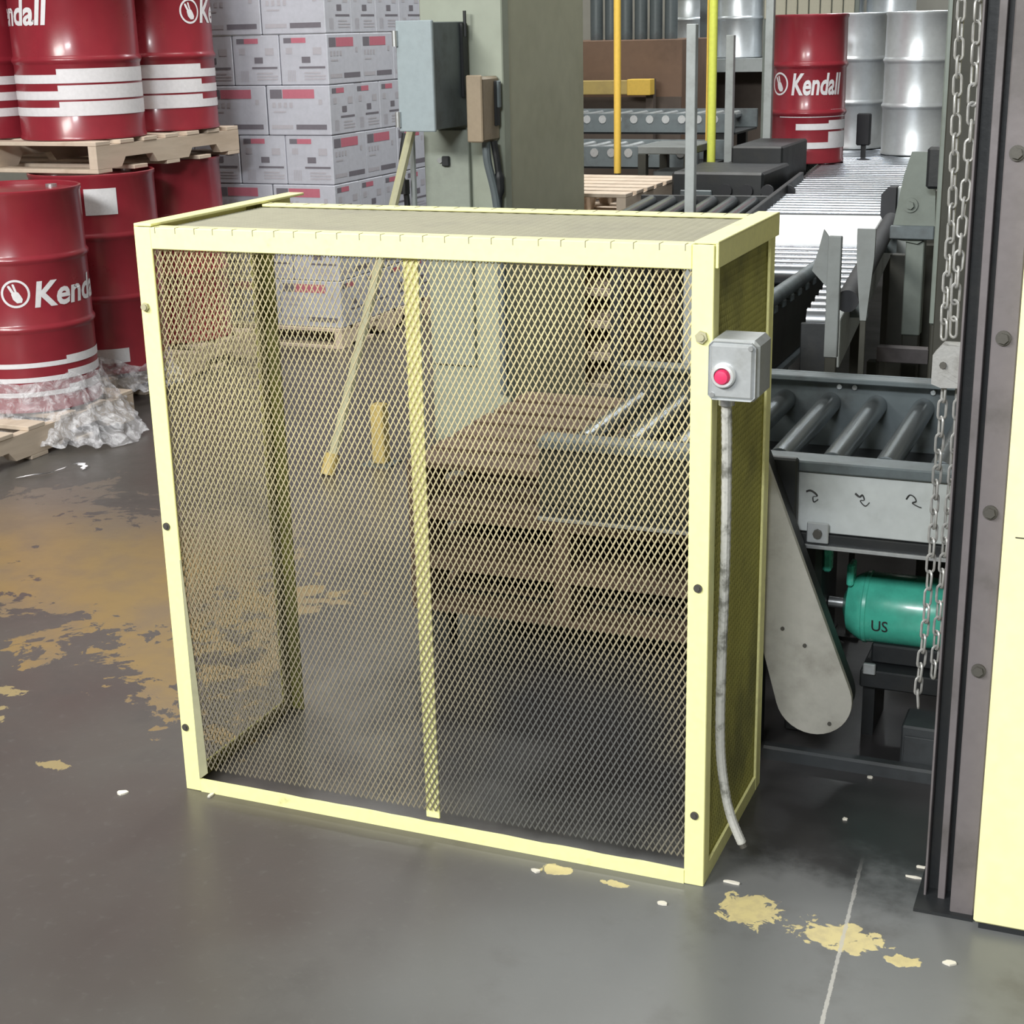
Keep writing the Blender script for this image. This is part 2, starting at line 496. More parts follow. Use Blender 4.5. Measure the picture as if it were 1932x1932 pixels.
def wrap(bm, rad, z0, x0):
    """cut a flat sheet into narrow strips and bend it round a drum of radius rad, facing -Y"""
    xs = [v.co.x for v in bm.verts]
    a = min(xs)
    while a < max(xs):
        a += 0.014
        bmesh.ops.bisect_plane(bm, geom=bm.verts[:] + bm.edges[:] + bm.faces[:], plane_co=(a, 0, 0), plane_no=(1, 0, 0))
    for v in bm.verts:
        p = (v.co.x + x0) / rad
        v.co = Vector((rad * math.sin(p), -rad * math.cos(p), v.co.y + z0))
    bmesh.ops.recalc_face_normals(bm, faces=bm.faces)
    return bm

def bm_obj(name, bm, mat, parent):
    me = bpy.data.meshes.new(name)
    bm.to_mesh(me)
    bm.free()
    me.materials.append(mat)
    return link(name, me, parent)

# ---------------------------------------------------------------- the hall
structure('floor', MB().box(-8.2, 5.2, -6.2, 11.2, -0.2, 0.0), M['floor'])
structure('ceiling', MB().box(-8.2, 5.2, -6.2, 11.2, 5.2, 5.4), M['ceil'])
structure('wall_back', MB().box(-8.2, 5.2, 11.0, 11.2, 0.0, 5.2), M['wall'])
structure('wall_front', MB().box(-8.2, 5.2, -6.2, -6.0, 0.0, 5.2), M['wall'])
structure('wall_left', MB().box(-8.2, -8.0, -6.0, 11.0, 0.0, 5.2), M['wall'])
structure('wall_right', MB().box(5.0, 5.2, -6.0, 11.0, 0.0, 5.2), M['wall'])
# building column: flange towards the aisle, boxed side in a tone that carries its shading
mb = MB()
mb.box(-1.795, -1.485, 2.70, 2.76, 0, 5.2, 0.004)
col = structure('column', mb, M['column'])
structure('column_box', MB().box(-1.785, -1.492, 2.76, 3.53, 0, 5.2), M['column_side'])

# ---------------------------------------------------------------- yellow machine guard
WG, DG, HG = 1.092, 0.422, 1.141
guard = thing('machine_guard', 'large pale yellow machine guard of angle iron frame and expanded metal mesh', 'guard', (0, 0, 0))
T = 0.005
Lg = 0.036
def angle_post(x, sx, y, sy, z0, z1):
    m = MB()
    xs = sorted((x, x + sx * Lg))
    ys = sorted((y, y + sy * T))
    m.box(xs[0], xs[1], ys[0], ys[1], z0, z1, 0.0012)
    xs = sorted((x, x + sx * T))
    ys = sorted((y + sy * T, y + sy * Lg))
    m.box(xs[0], xs[1], ys[0], ys[1], z0, z1, 0.0012)
    return m
for (x, sx, y, sy) in ((-WG, 1, 0, 1), (0, -1, 0, 1), (-WG, 1, DG, -1), (0, -1, DG, -1)):
    angle_post(x, sx, y, sy, 0.0, HG).build('corner_post', M['shade_olive' if x < -1 and y > 0 else 'yellow'], guard)
e = 0.0006
m = MB().box(-WG + Lg, -Lg, -0.001, T, 1.102, HG, 0.0012)
m.box(-WG + Lg, -Lg, T, 0.034, HG - T, HG, 0.001)
m.build('top_rail', M['yellow'], guard)
m = MB().box(-WG + Lg, -Lg, DG - T, DG, 1.104, HG, 0.0012)
m.box(-WG + Lg, -Lg, DG - 0.034, DG - T, HG - T, HG, 0.001)
m.build('top_rail', M['yellow'], guard)
m = MB().box(-WG - 0.004, -WG - e, 0.006, 0.565, 1.106, HG + 0.003, 0.001)
m.box(-WG - 0.004, -WG + 0.034, 0.006, 0.565, HG + e, HG + 0.006, 0.001)
m.build('top_rail', M['yellow'], guard)
m = MB().box(e, 0.006, 0.004, DG + 0.002, 1.104, HG + 0.003, 0.001)
m.box(-0.034, 0.006, 0.004, DG + 0.002, HG + e, HG + 0.005, 0.001)
m.build('top_rail', M['yellow'], guard)
m = MB()
nseg = 26
pts = []
for k in range(nseg + 1):
    xx = -WG + Lg + (WG - 2 * Lg) * k / nseg
    pts.append((xx, 0.027 + 0.0022 * mnoise.noise(Vector((xx * 14, 3.1, 0)))))
m.prism([(-WG + Lg, 0.0)] + [(-Lg, 0.0)] + pts[::-1], 'y', -0.0008, T)
m.box(-WG + Lg, -Lg, T, 0.034, 0.0, T)
m.build('bottom_rail', M['yellow'], guard)
MB().box(-T - e, -e, Lg, DG - Lg, 0.0, 0.03).build('bottom_rail', M['yellow'], guard)
MB().box(-WG + e, -WG + T + e, Lg, DG - Lg, 0.0, 0.03).build('bottom_rail', M['shade_olive'], guard)
m = MB()
m.add([(-WG + Lg - 0.001, -0.0012, 0.028), (-WG + Lg + 0.014, 0.0075, 0.040), (-WG + Lg + 0.011, 0.0075, 0.16), (-WG + Lg + 0.001, 0.001, 0.50), (-WG + Lg - 0.001, -0.0012, 0.50),
       (-WG + Lg - 0.001, 0.001, 0.028), (-WG + Lg + 0.013, 0.0092, 0.040), (-WG + Lg + 0.010, 0.0092, 0.16), (-WG + Lg + 0.001, 0.003, 0.50), (-WG + Lg - 0.001, 0.001, 0.50)],
      [(0, 1, 2, 3, 4), (5, 9, 8, 7, 6), (0, 5, 6, 1), (1, 6, 7, 2), (2, 7, 8, 3), (3, 8, 9, 4), (4, 9, 5, 0)])
m.build('post_lip', M['sage_pole'], guard)  # darker paint carries the shade on the lip's turned face
m = MB().box(-0.549, -0.525, 0.0135, 0.018, 0.03, 1.10, 0.001)
m.box(-0.553, -0.5485, 0.0135, 0.040, 0.03, 1.10, 0.001)
m.build('middle_bar', M['yellow'], guard)

def expanded_metal(w, h, swd, lwd, width=0.0027, thick=0.0011, tilt=0.55, wu=1.0, wd=1.0):
    """diamond lattice in local (u, v): LWD runs along v; returns MB in the plane z = 0"""
    m = MB()
    nu, nv = int(w / (swd / 2)), int(h / (lwd / 2))
    du, dv = w / nu, h / nv
    ct, st = math.cos(tilt), math.sin(tilt)
    V, F = m.v, m.f
    for i in range(nu):
        for j in range(nv):
            up = (i + j) % 2 == 0
            p0 = (i * du, j * dv) if up else (i * du, (j + 1) * dv)
            p1 = ((i + 1) * du, (j + 1) * dv) if up else ((i + 1) * du, j * dv)
            dx, dy = p1[0] - p0[0], p1[1] - p0[1]
            L = math.hypot(dx, dy)
            nx, ny = dy / L, -dx / L
            if nx < 0:
                nx, ny = -nx, -ny
            hw = width / 2 * (wu if up else wd)
            a = (nx * hw * ct, ny * hw * ct, hw * st)
            b = (-nx * thick / 2 * st, -ny * thick / 2 * st, thick / 2 * ct)
            o = len(V)
            for p in (p0, p1):
                V.append((p[0] + a[0] + b[0], p[1] + a[1] + b[1], a[2] + b[2]))
                V.append((p[0] - a[0] + b[0], p[1] - a[1] + b[1], -a[2] + b[2]))
                V.append((p[0] - a[0] - b[0], p[1] - a[1] - b[1], -a[2] - b[2]))
                V.append((p[0] + a[0] - b[0], p[1] + a[1] - b[1], a[2] - b[2]))
            F.append((o, o + 4, o + 5, o + 1))
            F.append((o + 1, o + 5, o + 6, o + 2))
            F.append((o + 2, o + 6, o + 7, o + 3))
            F.append((o + 3, o + 7, o + 4, o))
    m.mi = [0] * len(F)
    return m
def mesh_panel(m, mat4, mat='yellow_mesh'):
    o = m.xform(mat4).build('mesh_panel', M[mat], guard, recalc=False, smooth=0)
    o['kind'] = 'stuff'
    return o
# (u, v, z) -> world frames
front = Matrix(((1, 0, 0, -WG + 0.012), (0, 0, 1, 0.0095), (0, 1, 0, 0.048), (0, 0, 0, 1)))
mesh_panel(expanded_metal(WG - 0.024, 1.067, 0.0114, 0.0208, width=0.0028, tilt=-0.80, wu=1.35, wd=0.65), front)
right = Matrix(((0, 0, -1, -0.009), (1, 0, 0, 0.012), (0, 1, 0, 0.004), (0, 0, 0, 1)))
mesh_panel(expanded_metal(DG - 0.024, 1.125, 0.0115, 0.0235, tilt=-0.75, width=0.0040), right, 'shade_olive')
left = Matrix(((0, 0, -1, -WG + 0.009), (1, 0, 0, 0.012), (0, 1, 0, 0.004), (0, 0, 0, 1)))
mesh_panel(expanded_metal(DG - 0.024, 1.125, 0.0115, 0.0235, tilt=0.75, width=0.0034), left)
top = Matrix(((0, 1, 0, -WG + 0.030), (1, 0, 0, 0.028), (0, 0, 1, HG - 0.0075), (0, 0, 0, 1)))
mesh_panel(expanded_metal(DG - 0.056, WG - 0.06, 0.0115, 0.034, tilt=0.6), top, 'olive_grey_mesh')
m = MB()
for k in range(25):
    x = -1.045 + 0.0415 * k + random.uniform(-0.003, 0.003)
    m.box(x, x + 0.0014, -0.0016, 0.012 + random.uniform(0, 0.008), HG - 0.010, HG + 0.0006)
    m.box(x, x + 0.0018, DG - 0.03, DG - 0.004, HG - 0.004, HG + 0.0006)
o = m.build('weld_tack', M['olive_grey_mesh'], guard)
o['kind'] = 'stuff'
for z in (0.995, 0.567, 0.140):
    for x in (-1.080, -0.018):
        if z == 0.995:
            b = MB().cyl((x, -0.0005, z), (x, -0.0065, z), 0.0105 if x > -1 else 0.008, 6)
            b.cyl((x, -0.006, z), (x, -0.0095, z), 0.006, 10)
            tag(b.build('bolt', M['bolt_tan'], guard), 'paint-spattered hexagonal bolt head')
        else:
            b = MB().cyl((x, -0.0003, z), (x, -0.003, z), 0.0075, 14)
            b.cyl((x, -0.0025, z), (x, -0.0045, z), 0.0045, 6)
            b.build('bolt', M['bolt'], guard)

# push button station on the guard's corner
pb = thing('push_button_station', 'grey die-cast push button box on the corner of the yellow guard', 'switch box', (0.045, -0.002, 0.953))
m = MB()
m.box(-0.041, 0.041, -0.043, 0.045, -0.050, 0.048, 0.009)
m.build('enclosure', M['cast_grey'], pb)
pc = MB().box(-0.038, 0.038, -0.052, -0.0425, -0.047, 0.046, 0.007).build('cover', M['cast_grey'], pb)
m = MB().box(-0.034, -0.012, 0.045, 0.054, -0.02, 0.02, 0.002)
m.build('mounting_lug', M['cast_grey'], pb)
bc = (-0.012, -0.006)
ring = MB()
prof = [(0.020, 0.0), (0.020, 0.005), (0.0175, 0.010), (0.0135, 0.011), (0.0135, 0.004)]
ring.lathe(prof, 28)
ring.xform(Matrix.Translation((bc[0], -0.0515, bc[1])) @ Matrix.Rotation(R_(90), 4, 'X'))
tag(ring.build('button_ring', M['chrome'], pc), 'bright chrome ring around the button')
btn = MB().lathe([(0.0125, 0.0), (0.0125, 0.010), (0.010, 0.014), (0.004, 0.0155)], 24)
btn.xform(Matrix.Translation((bc[0] - 0.001, -0.0505, bc[1] - 0.002)) @ Matrix.Rotation(R_(90), 4, 'X'))
tag(btn.build('push_button', M['red_plastic'], pc), 'round red push button')
for (x, z) in ((0.03, 0.038), (-0.03, -0.038)):
    MB().cyl((x, -0.051, z), (x, -0.0535, z), 0.004, 8).build('screw', M['zinc'], pc)
MB().cyl((-0.02, 0.0, -0.050), (-0.02, 0.0, -0.066), 0.013, 12).build('hub', M['zinc'], pb)

cd = thing('flexible_conduit', 'grimy grey flexible conduit hanging from the push button box', 'cable', (0, 0, 0))
path = []
ctrl = [(0.025, -0.002, 0.888), (0.0235, 0.012, 0.80), (0.020, 0.03, 0.66), (0.016, 0.042, 0.53), (0.0125, 0.048, 0.41), (0.0125, 0.05, 0.27), (0.020, 0.05, 0.19), (0.034, 0.05, 0.125), (0.056, 0.05, 0.073)]
def spline(c, per=10):
    out = []
    P = [Vector(c[0])] + [Vector(q) for q in c] + [Vector(c[-1])]
    for i in range(1, len(P) - 2):
        for k in range(per):
            t = k / per
            a, b, d, f = P[i - 1], P[i], P[i + 1], P[i + 2]
            out.append(0.5 * ((2 * b) + (d - a) * t + (2 * a - 5 * b + 4 * d - f) * t * t + (3 * b - a - 3 * d + f) * t ** 3))
    out.append(P[-2])
    return out
pth = spline(ctrl, 16)
MB().tube(pth, [0.0082 + 0.0007 * (k % 2) for k in range(len(pth))], 10).build('sheath', M['conduit'], cd)
MB().cyl((0.0540, 0.05, 0.0775), (0.0605, 0.05, 0.066), 0.0075, 10).build('end_fitting', M['bolt'], cd)

# ---------------------------------------------------------------- drums
def drum_profile(R, H, h1, h2):
    p = [(R - 0.012, 0.012), (R - 0.004, 0.0), (R + 0.003, 0.003), (R + 0.003, 0.014), (R - 0.001, 0.020)]
    for h in (h1, h2):
        p += [(R, h - 0.019), (R + 0.003, h - 0.012), (R + 0.008, h - 0.004), (R + 0.008, h + 0.004), (R + 0.003, h + 0.012), (R, h + 0.019)]
    p += [(R - 0.001, H - 0.020), (R + 0.003, H - 0.014), (R + 0.003, H - 0.003), (R - 0.002, H), (R - 0.008, H - 0.003), (R - 0.009, H - 0.018)]
    return p
_bands = {}
def band(R, a0, a1, z0, z1):
    """thin printed strip that follows the drum's curve"""
    m = MB()
    n = max(2, int((a1 - a0) / 4))
    r = R + 0.0012
    for k in range(n + 1):
        a = R_(a0 + (a1 - a0) * k / n)
        m.v += [(r * math.sin(a), -r * math.cos(a), z0), (r * math.sin(a), -r * math.cos(a), z1)]
    for k in range(n):
        m.face((2 * k, 2 * k + 2, 2 * k + 3, 2 * k + 1))
    return m
def emblem(parent, R, rad, z, x0):
    bm = bmesh.new()
    n = 36
    def ringpoly(r0, r1):
        vi = [bm.verts.new((r0 * math.cos(2 * math.pi * k / n), r0 * math.sin(2 * math.pi * k / n), 0)) for k in range(n)]
        vo = [bm.verts.new((r1 * math.cos(2 * math.pi * k / n), r1 * math.sin(2 * math.pi * k / n), 0)) for k in range(n)]
        for k in range(n):
            bm.faces.new((vi[k], vi[(k + 1) % n], vo[(k + 1) % n], vo[k]))
    ringpoly(rad * 0.84, rad)
    def poly(pts):
        bm.faces.new([bm.verts.new((p[0] * rad, p[1] * rad, 0)) for p in pts])
    # raised hand: fist with two spread fingers
    poly([(-0.30, -0.02), (-0.20, -0.40), (0.05, -0.66), (0.38, -0.64), (0.46, -0.40), (0.36, -0.18), (0.20, 0.10), (0.02, 0.16), (-0.16, 0.12)])
    poly([(-0.26, 0.02), (-0.10, 0.14), (-0.34, 0.58), (-0.46, 0.62), (-0.52, 0.52)])
    poly([(-0.06, 0.16), (0.10, 0.14), (-0.04, 0.66), (-0.14, 0.72), (-0.20, 0.64)])
    bmesh.ops.triangulate(bm, faces=bm.faces)
    return bm_obj('emblem', wrap(bm, R + 0.0016, z, x0), M['white_print'], parent)

def oil_drum(label, loc, rz, R=0.255, H=0.82, bands=(), text=None, emb=None, papers=(), lid=True, group=None, mat='drum_red', cat='drum', hoops=(0.315, 0.57), seam=True):
    t = thing('oil_drum', label, cat, loc, rz, group)
    b = MB().lathe(drum_profile(R, H, *hoops), 64)
    b.build('body', M[mat], t, smooth=50)
    m = MB().lathe([(R - 0.010, H - 0.016), (R - 0.02, H - 0.020), (R - 0.05, H - 0.018), (0.02, H - 0.017)], 48)
    ld = m.build('lid', M[mat], t)
    for a, rr in ((0.6, 0.022), (3.7, 0.014)):
        q = (R * 0.68 * math.cos(a), R * 0.68 * math.sin(a))
        MB().cyl((*q, H - 0.018), (*q, H - 0.006), rr, 12).build('bung', M['zinc'], ld)
    for (a0, a1, z0, z1) in bands:
        band(R, a0, a1, z0, z1).build('stripe', M['white_print'], t, recalc=False)
    if text:
        x0, ln, z, h = text
        bm_obj('lettering', wrap(text_geo('Kendall', ln, h, 0.028, 0.16), R + 0.0016, z, x0), M['white_print'], t)
    if emb:
        emblem(t, R, *emb)
    for (a0, a1, z0, z1) in papers:
        tag(band(R + 0.0006, a0, a1, z0, z1).build('paper_label', M['paper'], t, recalc=False), 'white paper label')
    return t
def steps(thin, thick, zb):
    out = []
    for k in range(3):
        z = zb + 0.064 * k
        for (a, b) in thin:
            out.append((a, b, z, z + 0.034))
        for (a, b) in thick:
            out.append((a, b, z, z + 0.056))
    return out
face = math.atan2(0.615, 0.789)
drC = oil_drum('glossy red drum with white lettering on the front pallet at lower left', (-3.363, 2.355, 0.13), face - 0.06,
               bands=[(-120, 37, 0.062 + 0.055 * k, 0.080 + 0.055 * k) for k in range(3)] + [(37, 110, 0.062 + 0.055 * k, 0.094 + 0.055 * k) for k in range(3)],
               text=(0.066, 0.40, 0.40, 0.092), emb=(0.052, 0.452, 0.002))
drD = oil_drum('red drum under the stacked pallet with paper label near its lid', (-3.486, 3.01, 0.13), face, papers=((-9, 20, 0.66, 0.765), (-14, 18, 0.05, 0.11)))
drE = oil_drum('plain red drum under the pallet, half behind the guard', (-3.593, 3.676, 0.13), face)
zU = 0.13 + 0.82 + 0.1268
drA = oil_drum('red drum on the upper pallet showing the end of its lettering', (-3.582, 3.117, zU), face,
               bands=steps([(-100, -20)], [(-20, 110)], 0.098), text=(-0.50, 0.40, 0.455, 0.095))
drB = oil_drum('red drum on the upper pallet nearest the white cartons', (-3.565, 3.655, zU), face,
               bands=steps([(44, 110)], [(-100, 44)], 0.098), text=(0.215, 0.40, 0.455, 0.095), emb=(0.052, 0.50, 0.158))
drF = oil_drum('red drum on the upper pallet cut by the left picture edge', (-4.11, 3.06, zU), face, bands=steps([(-110, 110)], [], 0.092))

# ---------------------------------------------------------------- pallets
def pallet(label, loc, wx, ly, mat='wood', group=None, h=0.125, nt=7):
    """stringers run along Y with two notches each, boards along X"""
    t = thing('wooden_pallet', label, 'pallet', loc, 0, group)
    d = 0.017
    out = [(0, d), (0.0, h - d), (ly, h - d), (ly, d)]
    n = [(ly * 0.85, d), (ly * 0.82, d + 0.038), (ly * 0.64, d + 0.038), (ly * 0.61, d), (ly * 0.39, d), (ly * 0.36, d + 0.038), (ly * 0.18, d + 0.038), (ly * 0.15, d)]
    st = MB().prism(out + n, 'x', 0, 0.04).mesh('stringer', M[mat])
    for x in (0.0, wx / 2 - 0.02, wx - 0.04):
        link('stringer', st, t, (x, 0, 0))
    bw = 0.095
    bt = MB().box(0, wx, 0, bw, 0, d - 0.0006, 0.002).mesh('deck_board', M[mat])
    for k in range(nt):
        link('deck_board', bt, t, (0.002 * (k % 3), (ly - bw) * k / (nt - 1), h - d + 0.0003))
    for k in range(5):
        link('bottom_board', bt, t, (0.002 * (k % 2), (ly - bw) * k / 4, 0.0))
    return t
pallet('pale wooden pallet on the floor under the lettered front drum', (-4.15, 1.45, 0), 1.05, 1.18)
pallet('pale wooden pallet on the floor under the two plain lower drums', (-4.42, 2.74, 0), 1.10, 1.18)
pallet('pale wooden pallet carried on the drum lids between the two tiers', (-4.42, 2.84, 0.951), 1.10, 1.06)
pallet('pale wooden pallet under the stack of white cartons', (-4.02, 4.14, 0), 1.05, 1.05, h=0.10)
for k, w in enumerate(('bottom', 'middle', 'top')):
    pallet('worn brown pallet on the black base behind the guard, %s of three' % w, (-0.95, 0.78, 0.13 + 0.1255 * k), 0.78, 0.75, 'old_wood', 'pallets behind the guard', nt=6)
for k, w in enumerate(('lowest', 'second from the floor', 'third from the floor', 'third from the top', 'second from the top', 'topmost')):
    pallet('pallet in the tall stack beside the column, %s' % w, (-2.05 + 0.01 * (k % 2), 3.72, 0.1365 * k), 0.66, 0.80, 'wood', 'pallets stacked beside the column', nt=6, h=0.136)
# drum stack: lid height of the lower tier carries the upper pallet
base = thing('pallet_base', 'low black steel base carrying worn pallets behind the guard', 'machine base', (0, 0, 0))
MB().box(-0.97, -0.18, 0.86, 1.45, 0.10, 0.13, 0.003).build('deck_plate', M['black_steel'], base)
for (x, y) in ((-0.95, 0.88), (-0.24, 0.88), (-0.95, 1.37), (-0.24, 1.37)):
    MB().box(x, x + 0.05, y, y + 0.05, 0, 0.10).build('leg', M['black_steel'], base)

# ---------------------------------------------------------------- stretch film round the drum bases
def film_sheet(label, cx, cy, rad0, rad1, a0, a1, z0, z1, seed, hang=None, na=110, nz=26):
    m = MB()
    for i in range(na + 1):
        a = R_(a0 + (a1 - a0) * i / na)
        for j in range(nz + 1):
            t = j / nz
            top = z1 + 0.05 * mnoise.noise(Vector((a * 3.0, seed, 1.0)))
            r = rad0 + (rad1 - rad0) * t ** 1.6
            z = top + (z0 - top) * t
            if hang:
                w = math.exp(-((math.degrees(a) - hang[0]) / hang[1]) ** 2)
                r += w * hang[2] * t ** 2
                z += w * hang[3] * t
            q = Vector((a * 6, t * 4, seed))
            wob = mnoise.noise(q) * 0.05 + mnoise.noise(q * 2.7) * 0.032 + mnoise.noise(q * 6.1) * 0.012
            r += 0.006 + max(-0.004, wob) * (0.25 + 0.75 * t)
            m.v.append((cx + r * math.sin(a), cy - r * math.cos(a), max(0.004, z + 0.03 * t * mnoise.noise(q * 1.9 + Vector((9, 0, 0))))))
    for i in range(na):
        for j in range(nz):
            o = i * (nz + 1) + j
            m.face((o, o + nz + 1, o + nz + 2, o + 1))
    o = m.build('stretch_film', M['film'], None, recalc=False, smooth=60)
    return tag(o, label, 'plastic film')
film_sheet('crumpled clear film hanging off the base of the front lettered drum', -3.363, 2.355, 0.262, 0.34, -70, 140, 0.05, 0.27, 2.3, hang=(82, 34, 0.14, -0.05))
film_sheet('clear film bunched round the base of the drum by the guard', -3.486, 3.01, 0.262, 0.30, -40, 110, 0.06, 0.19, 5.7)
fs = MB()
stp = spline([(-2.98, 1.77, 0.003), (-2.93, 1.79, 0.012), (-2.90, 1.86, 0.006), (-2.865, 1.93, 0.020), (-2.84, 1.955, 0.012), (-2.82, 1.93, 0.004)], 8)
for k, p in enumerate(stp):
    w = 0.006 + 0.004 * math.sin(k * 1.1)
    fs.v += [tuple(p + Vector((w, w, 0.004))), tuple(p - Vector((w, w, 0)))]
for k in range(len(stp) - 1):
    fs.face((2 * k, 2 * k + 2, 2 * k + 3, 2 * k + 1))
tag(fs.build('film_strip', M['white_print'], None, recalc=False), 'thin twisted strip of white film lying on the floor', 'plastic film')

# ---------------------------------------------------------------- cartons
CH = 0.2285
def print_mesh(w, kind):
    """flat print on a carton face: local x along the face, z up, facing -Y"""
    m = MB()
    def q(x0, x1, z0, z1, mat):
        m.m = mat
        m.add([(x0 * w, 0, z0 * CH), (x1 * w, 0, z0 * CH), (x1 * w, 0, z1 * CH), (x0 * w, 0, z1 * CH)], [(0, 1, 2, 3)])
    if kind == 'wide':
        q(0.06, 0.25, 0.74, 0.92, 1)
        q(0.26, 0.76, 0.74, 0.92, 0)
        for k in range(4):
            q(0.09 + 0.09 * k, 0.14 + 0.09 * k, 0.56, 0.66, 2)
        q(0.82, 0.88, 0.62, 0.72, 2)
        q(0.10, 0.30, 0.46, 0.49, 2)
        q(0.06, 0.40, 0.13, 0.21, 2)
        q(0.45, 0.93, 0.12, 0.22, 1)
    else:
        q(0.10, 0.26, 0.83, 0.93, 1)
        q(0.26, 0.56, 0.83, 0.93, 0)
        q(0.14, 0.27, 0.62, 0.74, 2)
        q(0.70, 0.88, 0.60, 0.74, 2)
        q(0.46, 0.64, 0.44, 0.56, 1)
        q(0.40, 0.94, 0.33, 0.37, 1)
        for k in range(5):
            q(0.16 + 0.035 * k, 0.175 + 0.035 * k, 0.08, 0.30, 2)
        for k in range(3):
            q(0.5, 0.94 - 0.1 * (k == 2), 0.11 + 0.06 * k, 0.14 + 0.06 * k, 2)
    return m.mesh('print', [M['red_print'], M['dark_print'], M['grey_print']], recalc=False, smooth=0)
PW, PE = print_mesh(0.34, 'wide'), print_mesh(0.255, 'end')
g = 0.0015
def carton_mesh(wx, wy):
    m = MB().box(g, wx - g, g, wy - g, 0.001, CH - 0.001, 0.004)
    m.box(g + 0.004, wx - g - 0.004, wy / 2 - 0.025, wy / 2 + 0.025, CH - 0.0012, CH - 0.0004)
    return m.mesh('carton', M['carton'])
CX, CY = carton_mesh(0.34, 0.255), carton_mesh(0.255, 0.34)
ordn = ('first', 'second', 'third', 'fourth', 'fifth', 'sixth', 'seventh', 'eighth')
cx0, cy0 = -2.970, 4.15
for lay in range(8):
    typ = lay % 2
    wx, wy = ((0.34, 0.255), (0.255, 0.34))[typ]
    nx, ny = ((3, 4), (4, 3))[typ]
    for i in range(nx):
        for j in range(ny):
            if i > 0 and j > 0:
                continue
            where = 'at the near corner' if i == j == 0 else ('front face, %s left of the corner' % ordn[i - 1] if j == 0 else 'right side, %s behind the corner' % ordn[j - 1])
            o = link('carton', (CX, CY)[typ], None, (cx0 - wx * (i + 1) + random.uniform(-0.0014, 0.0014), cy0 + wy * j + random.uniform(-0.0014, 0.0014), 0.1005 + CH * lay))
            tag(o, 'white printed carton in the %s layer up, %s' % (ordn[lay], where), 'carton', 'white cartons on the pallet')
            if j == 0:
                link('print', PE if typ else PW, o, (0, g - 0.0008, 0))
            if i == 0:
                link('print', PW if typ else PE, o, (wx - g + 0.0008, 0, 0), (0, 0, R_(90)))

# ---------------------------------------------------------------- on the column
eb = thing('electrical_box', 'pale blue-grey electrical disconnect box on the green column', 'electrical box', (-1.617, 2.70, 1.15))
MB().box(-0.122, 0.0, -0.27, -0.001, 0.005, 0.350, 0.003).build('enclosure', M['steel_grey'], eb)  # darker than the door, shade of the box's side put into the paint
ed = MB().box(-0.130, 0.003, -0.287, -0.2705, 0.0, 0.356, 0.003).build('door', M['blue_grey'], eb)
for z in (0.04, 0.30):
    MB().cyl((-0.131, -0.290, z - 0.025), (-0.131, -0.290, z + 0.025), 0.010, 10).build('hinge', M['zinc'], ed)
MB().box(0.0, 0.012, -0.06, -0.02, 0.10, 0.345, 0.002).build('side_plate', M['black_steel'], eb)
MB().cyl((0.012, -0.04, 0.30), (0.012, -0.04, 0.385), 0.006, 8).build('switch_lever', M['black_steel'], eb)
st = thing('shadow_strut_channel', 'grey-green channel below the electrical box, darkened for the box shadow on the column', 'channel', (-1.70, 2.699, 0))
MB().box(-0.085, 0.088, -0.022, 0.0, 0.30, 1.14, 0.003).build('web', M['strut_shadow'], st)  # channel tone includes the shadow that the box casts down the column
MB().box(-0.012, 0.016, -0.036, -0.022, 1.015, 1.05, 0.003).build('latch', M['black_steel'], st)
MB().cyl((-0.022, -0.022, 1.035), (-0.022, -0.030, 1.035), 0.010, 8).build('bolt', M['zinc'], st)
bb = thing('switch_box', 'brown safety switch box to the right of the blue-grey box', 'electrical box', (-1.50, 2.70, 1.105))
MB().box(-0.052, 0.0, -0.15, -0.001, 0.0, 0.215, 0.008).build('enclosure', M['brown_box'], bb)
MB().box(-0.055, 0.003, -0.160, -0.150, 0.002, 0.222, 0.004).build('cover', M['brown_box'], bb)
m = MB().box(0.0, 0.010, -0.05, -0.02, 0.05, 0.20, 0.002)
m.build('mounting_plate', M['black_steel'], bb)
m = MB().box(0.010, 0.020, -0.05, -0.03, 0.11, 0.20, 0.003)
m.build('lever', M['steel_grey'], bb)
m = MB().tube(spline([(-0.02, -0.08, 0.0), (-0.018, -0.075, -0.07), (-0.003, -0.045, -0.20), (0.0, -0.02, -0.40), (0.0, -0.02, -0.9)], 8), 0.015, 10)
m.build('conduit', M['steel_grey'], bb)
m = MB().tube(spline([(0.0, -0.06, 0.0), (0.008, -0.05, -0.08), (0.010, -0.04, -0.16), (-0.002, -0.03, -0.28)], 8), [0.012] * 12 + [0.017] * 6 + [0.010] * 7, 10)
m.build('connector', M['black_steel'], bb)
MB().tube([(-0.19, -0.036, -0.245), (-0.10, -0.036, -0.248), (-0.02, -0.036, -0.248)], 0.010, 8).build('branch_pipe', M['steel_grey'], bb)
p1 = thing('yellow_brace', 'pale yellow bar leaning on the column below the blue-grey box', 'bar', (0, 0, 0))
MB().tube([(-1.955, 2.162, 0.0), (-1.80, 2.615, 1.145)], 0.017, 8).build('tube', M['sage_pole'], p1)
MB().cyl((-1.957, 2.157, 0.0), (-1.947, 2.185, 0.07), 0.026, 12).build('foot_sleeve', M['beam_yellow'], p1)
p2 = thing('column_pipe', 'thin grey pipe standing at the left edge of the column', 'pipe', (0, 0, 0))
MB().tube([(-1.825, 2.66, 0.0), (-1.822, 2.66, 1.135)], 0.011, 8).build('tube', M['steel_pale'], p2)
MB().tube(spline([(-1.84, 2.64, 1.13), (-1.855, 2.63, 1.0), (-1.842, 2.64, 0.9), (-1.846, 2.64, 0.7), (-1.85, 2.64, 0.4)], 6), 0.011, 8).build('hose', M['black_steel'], p2)
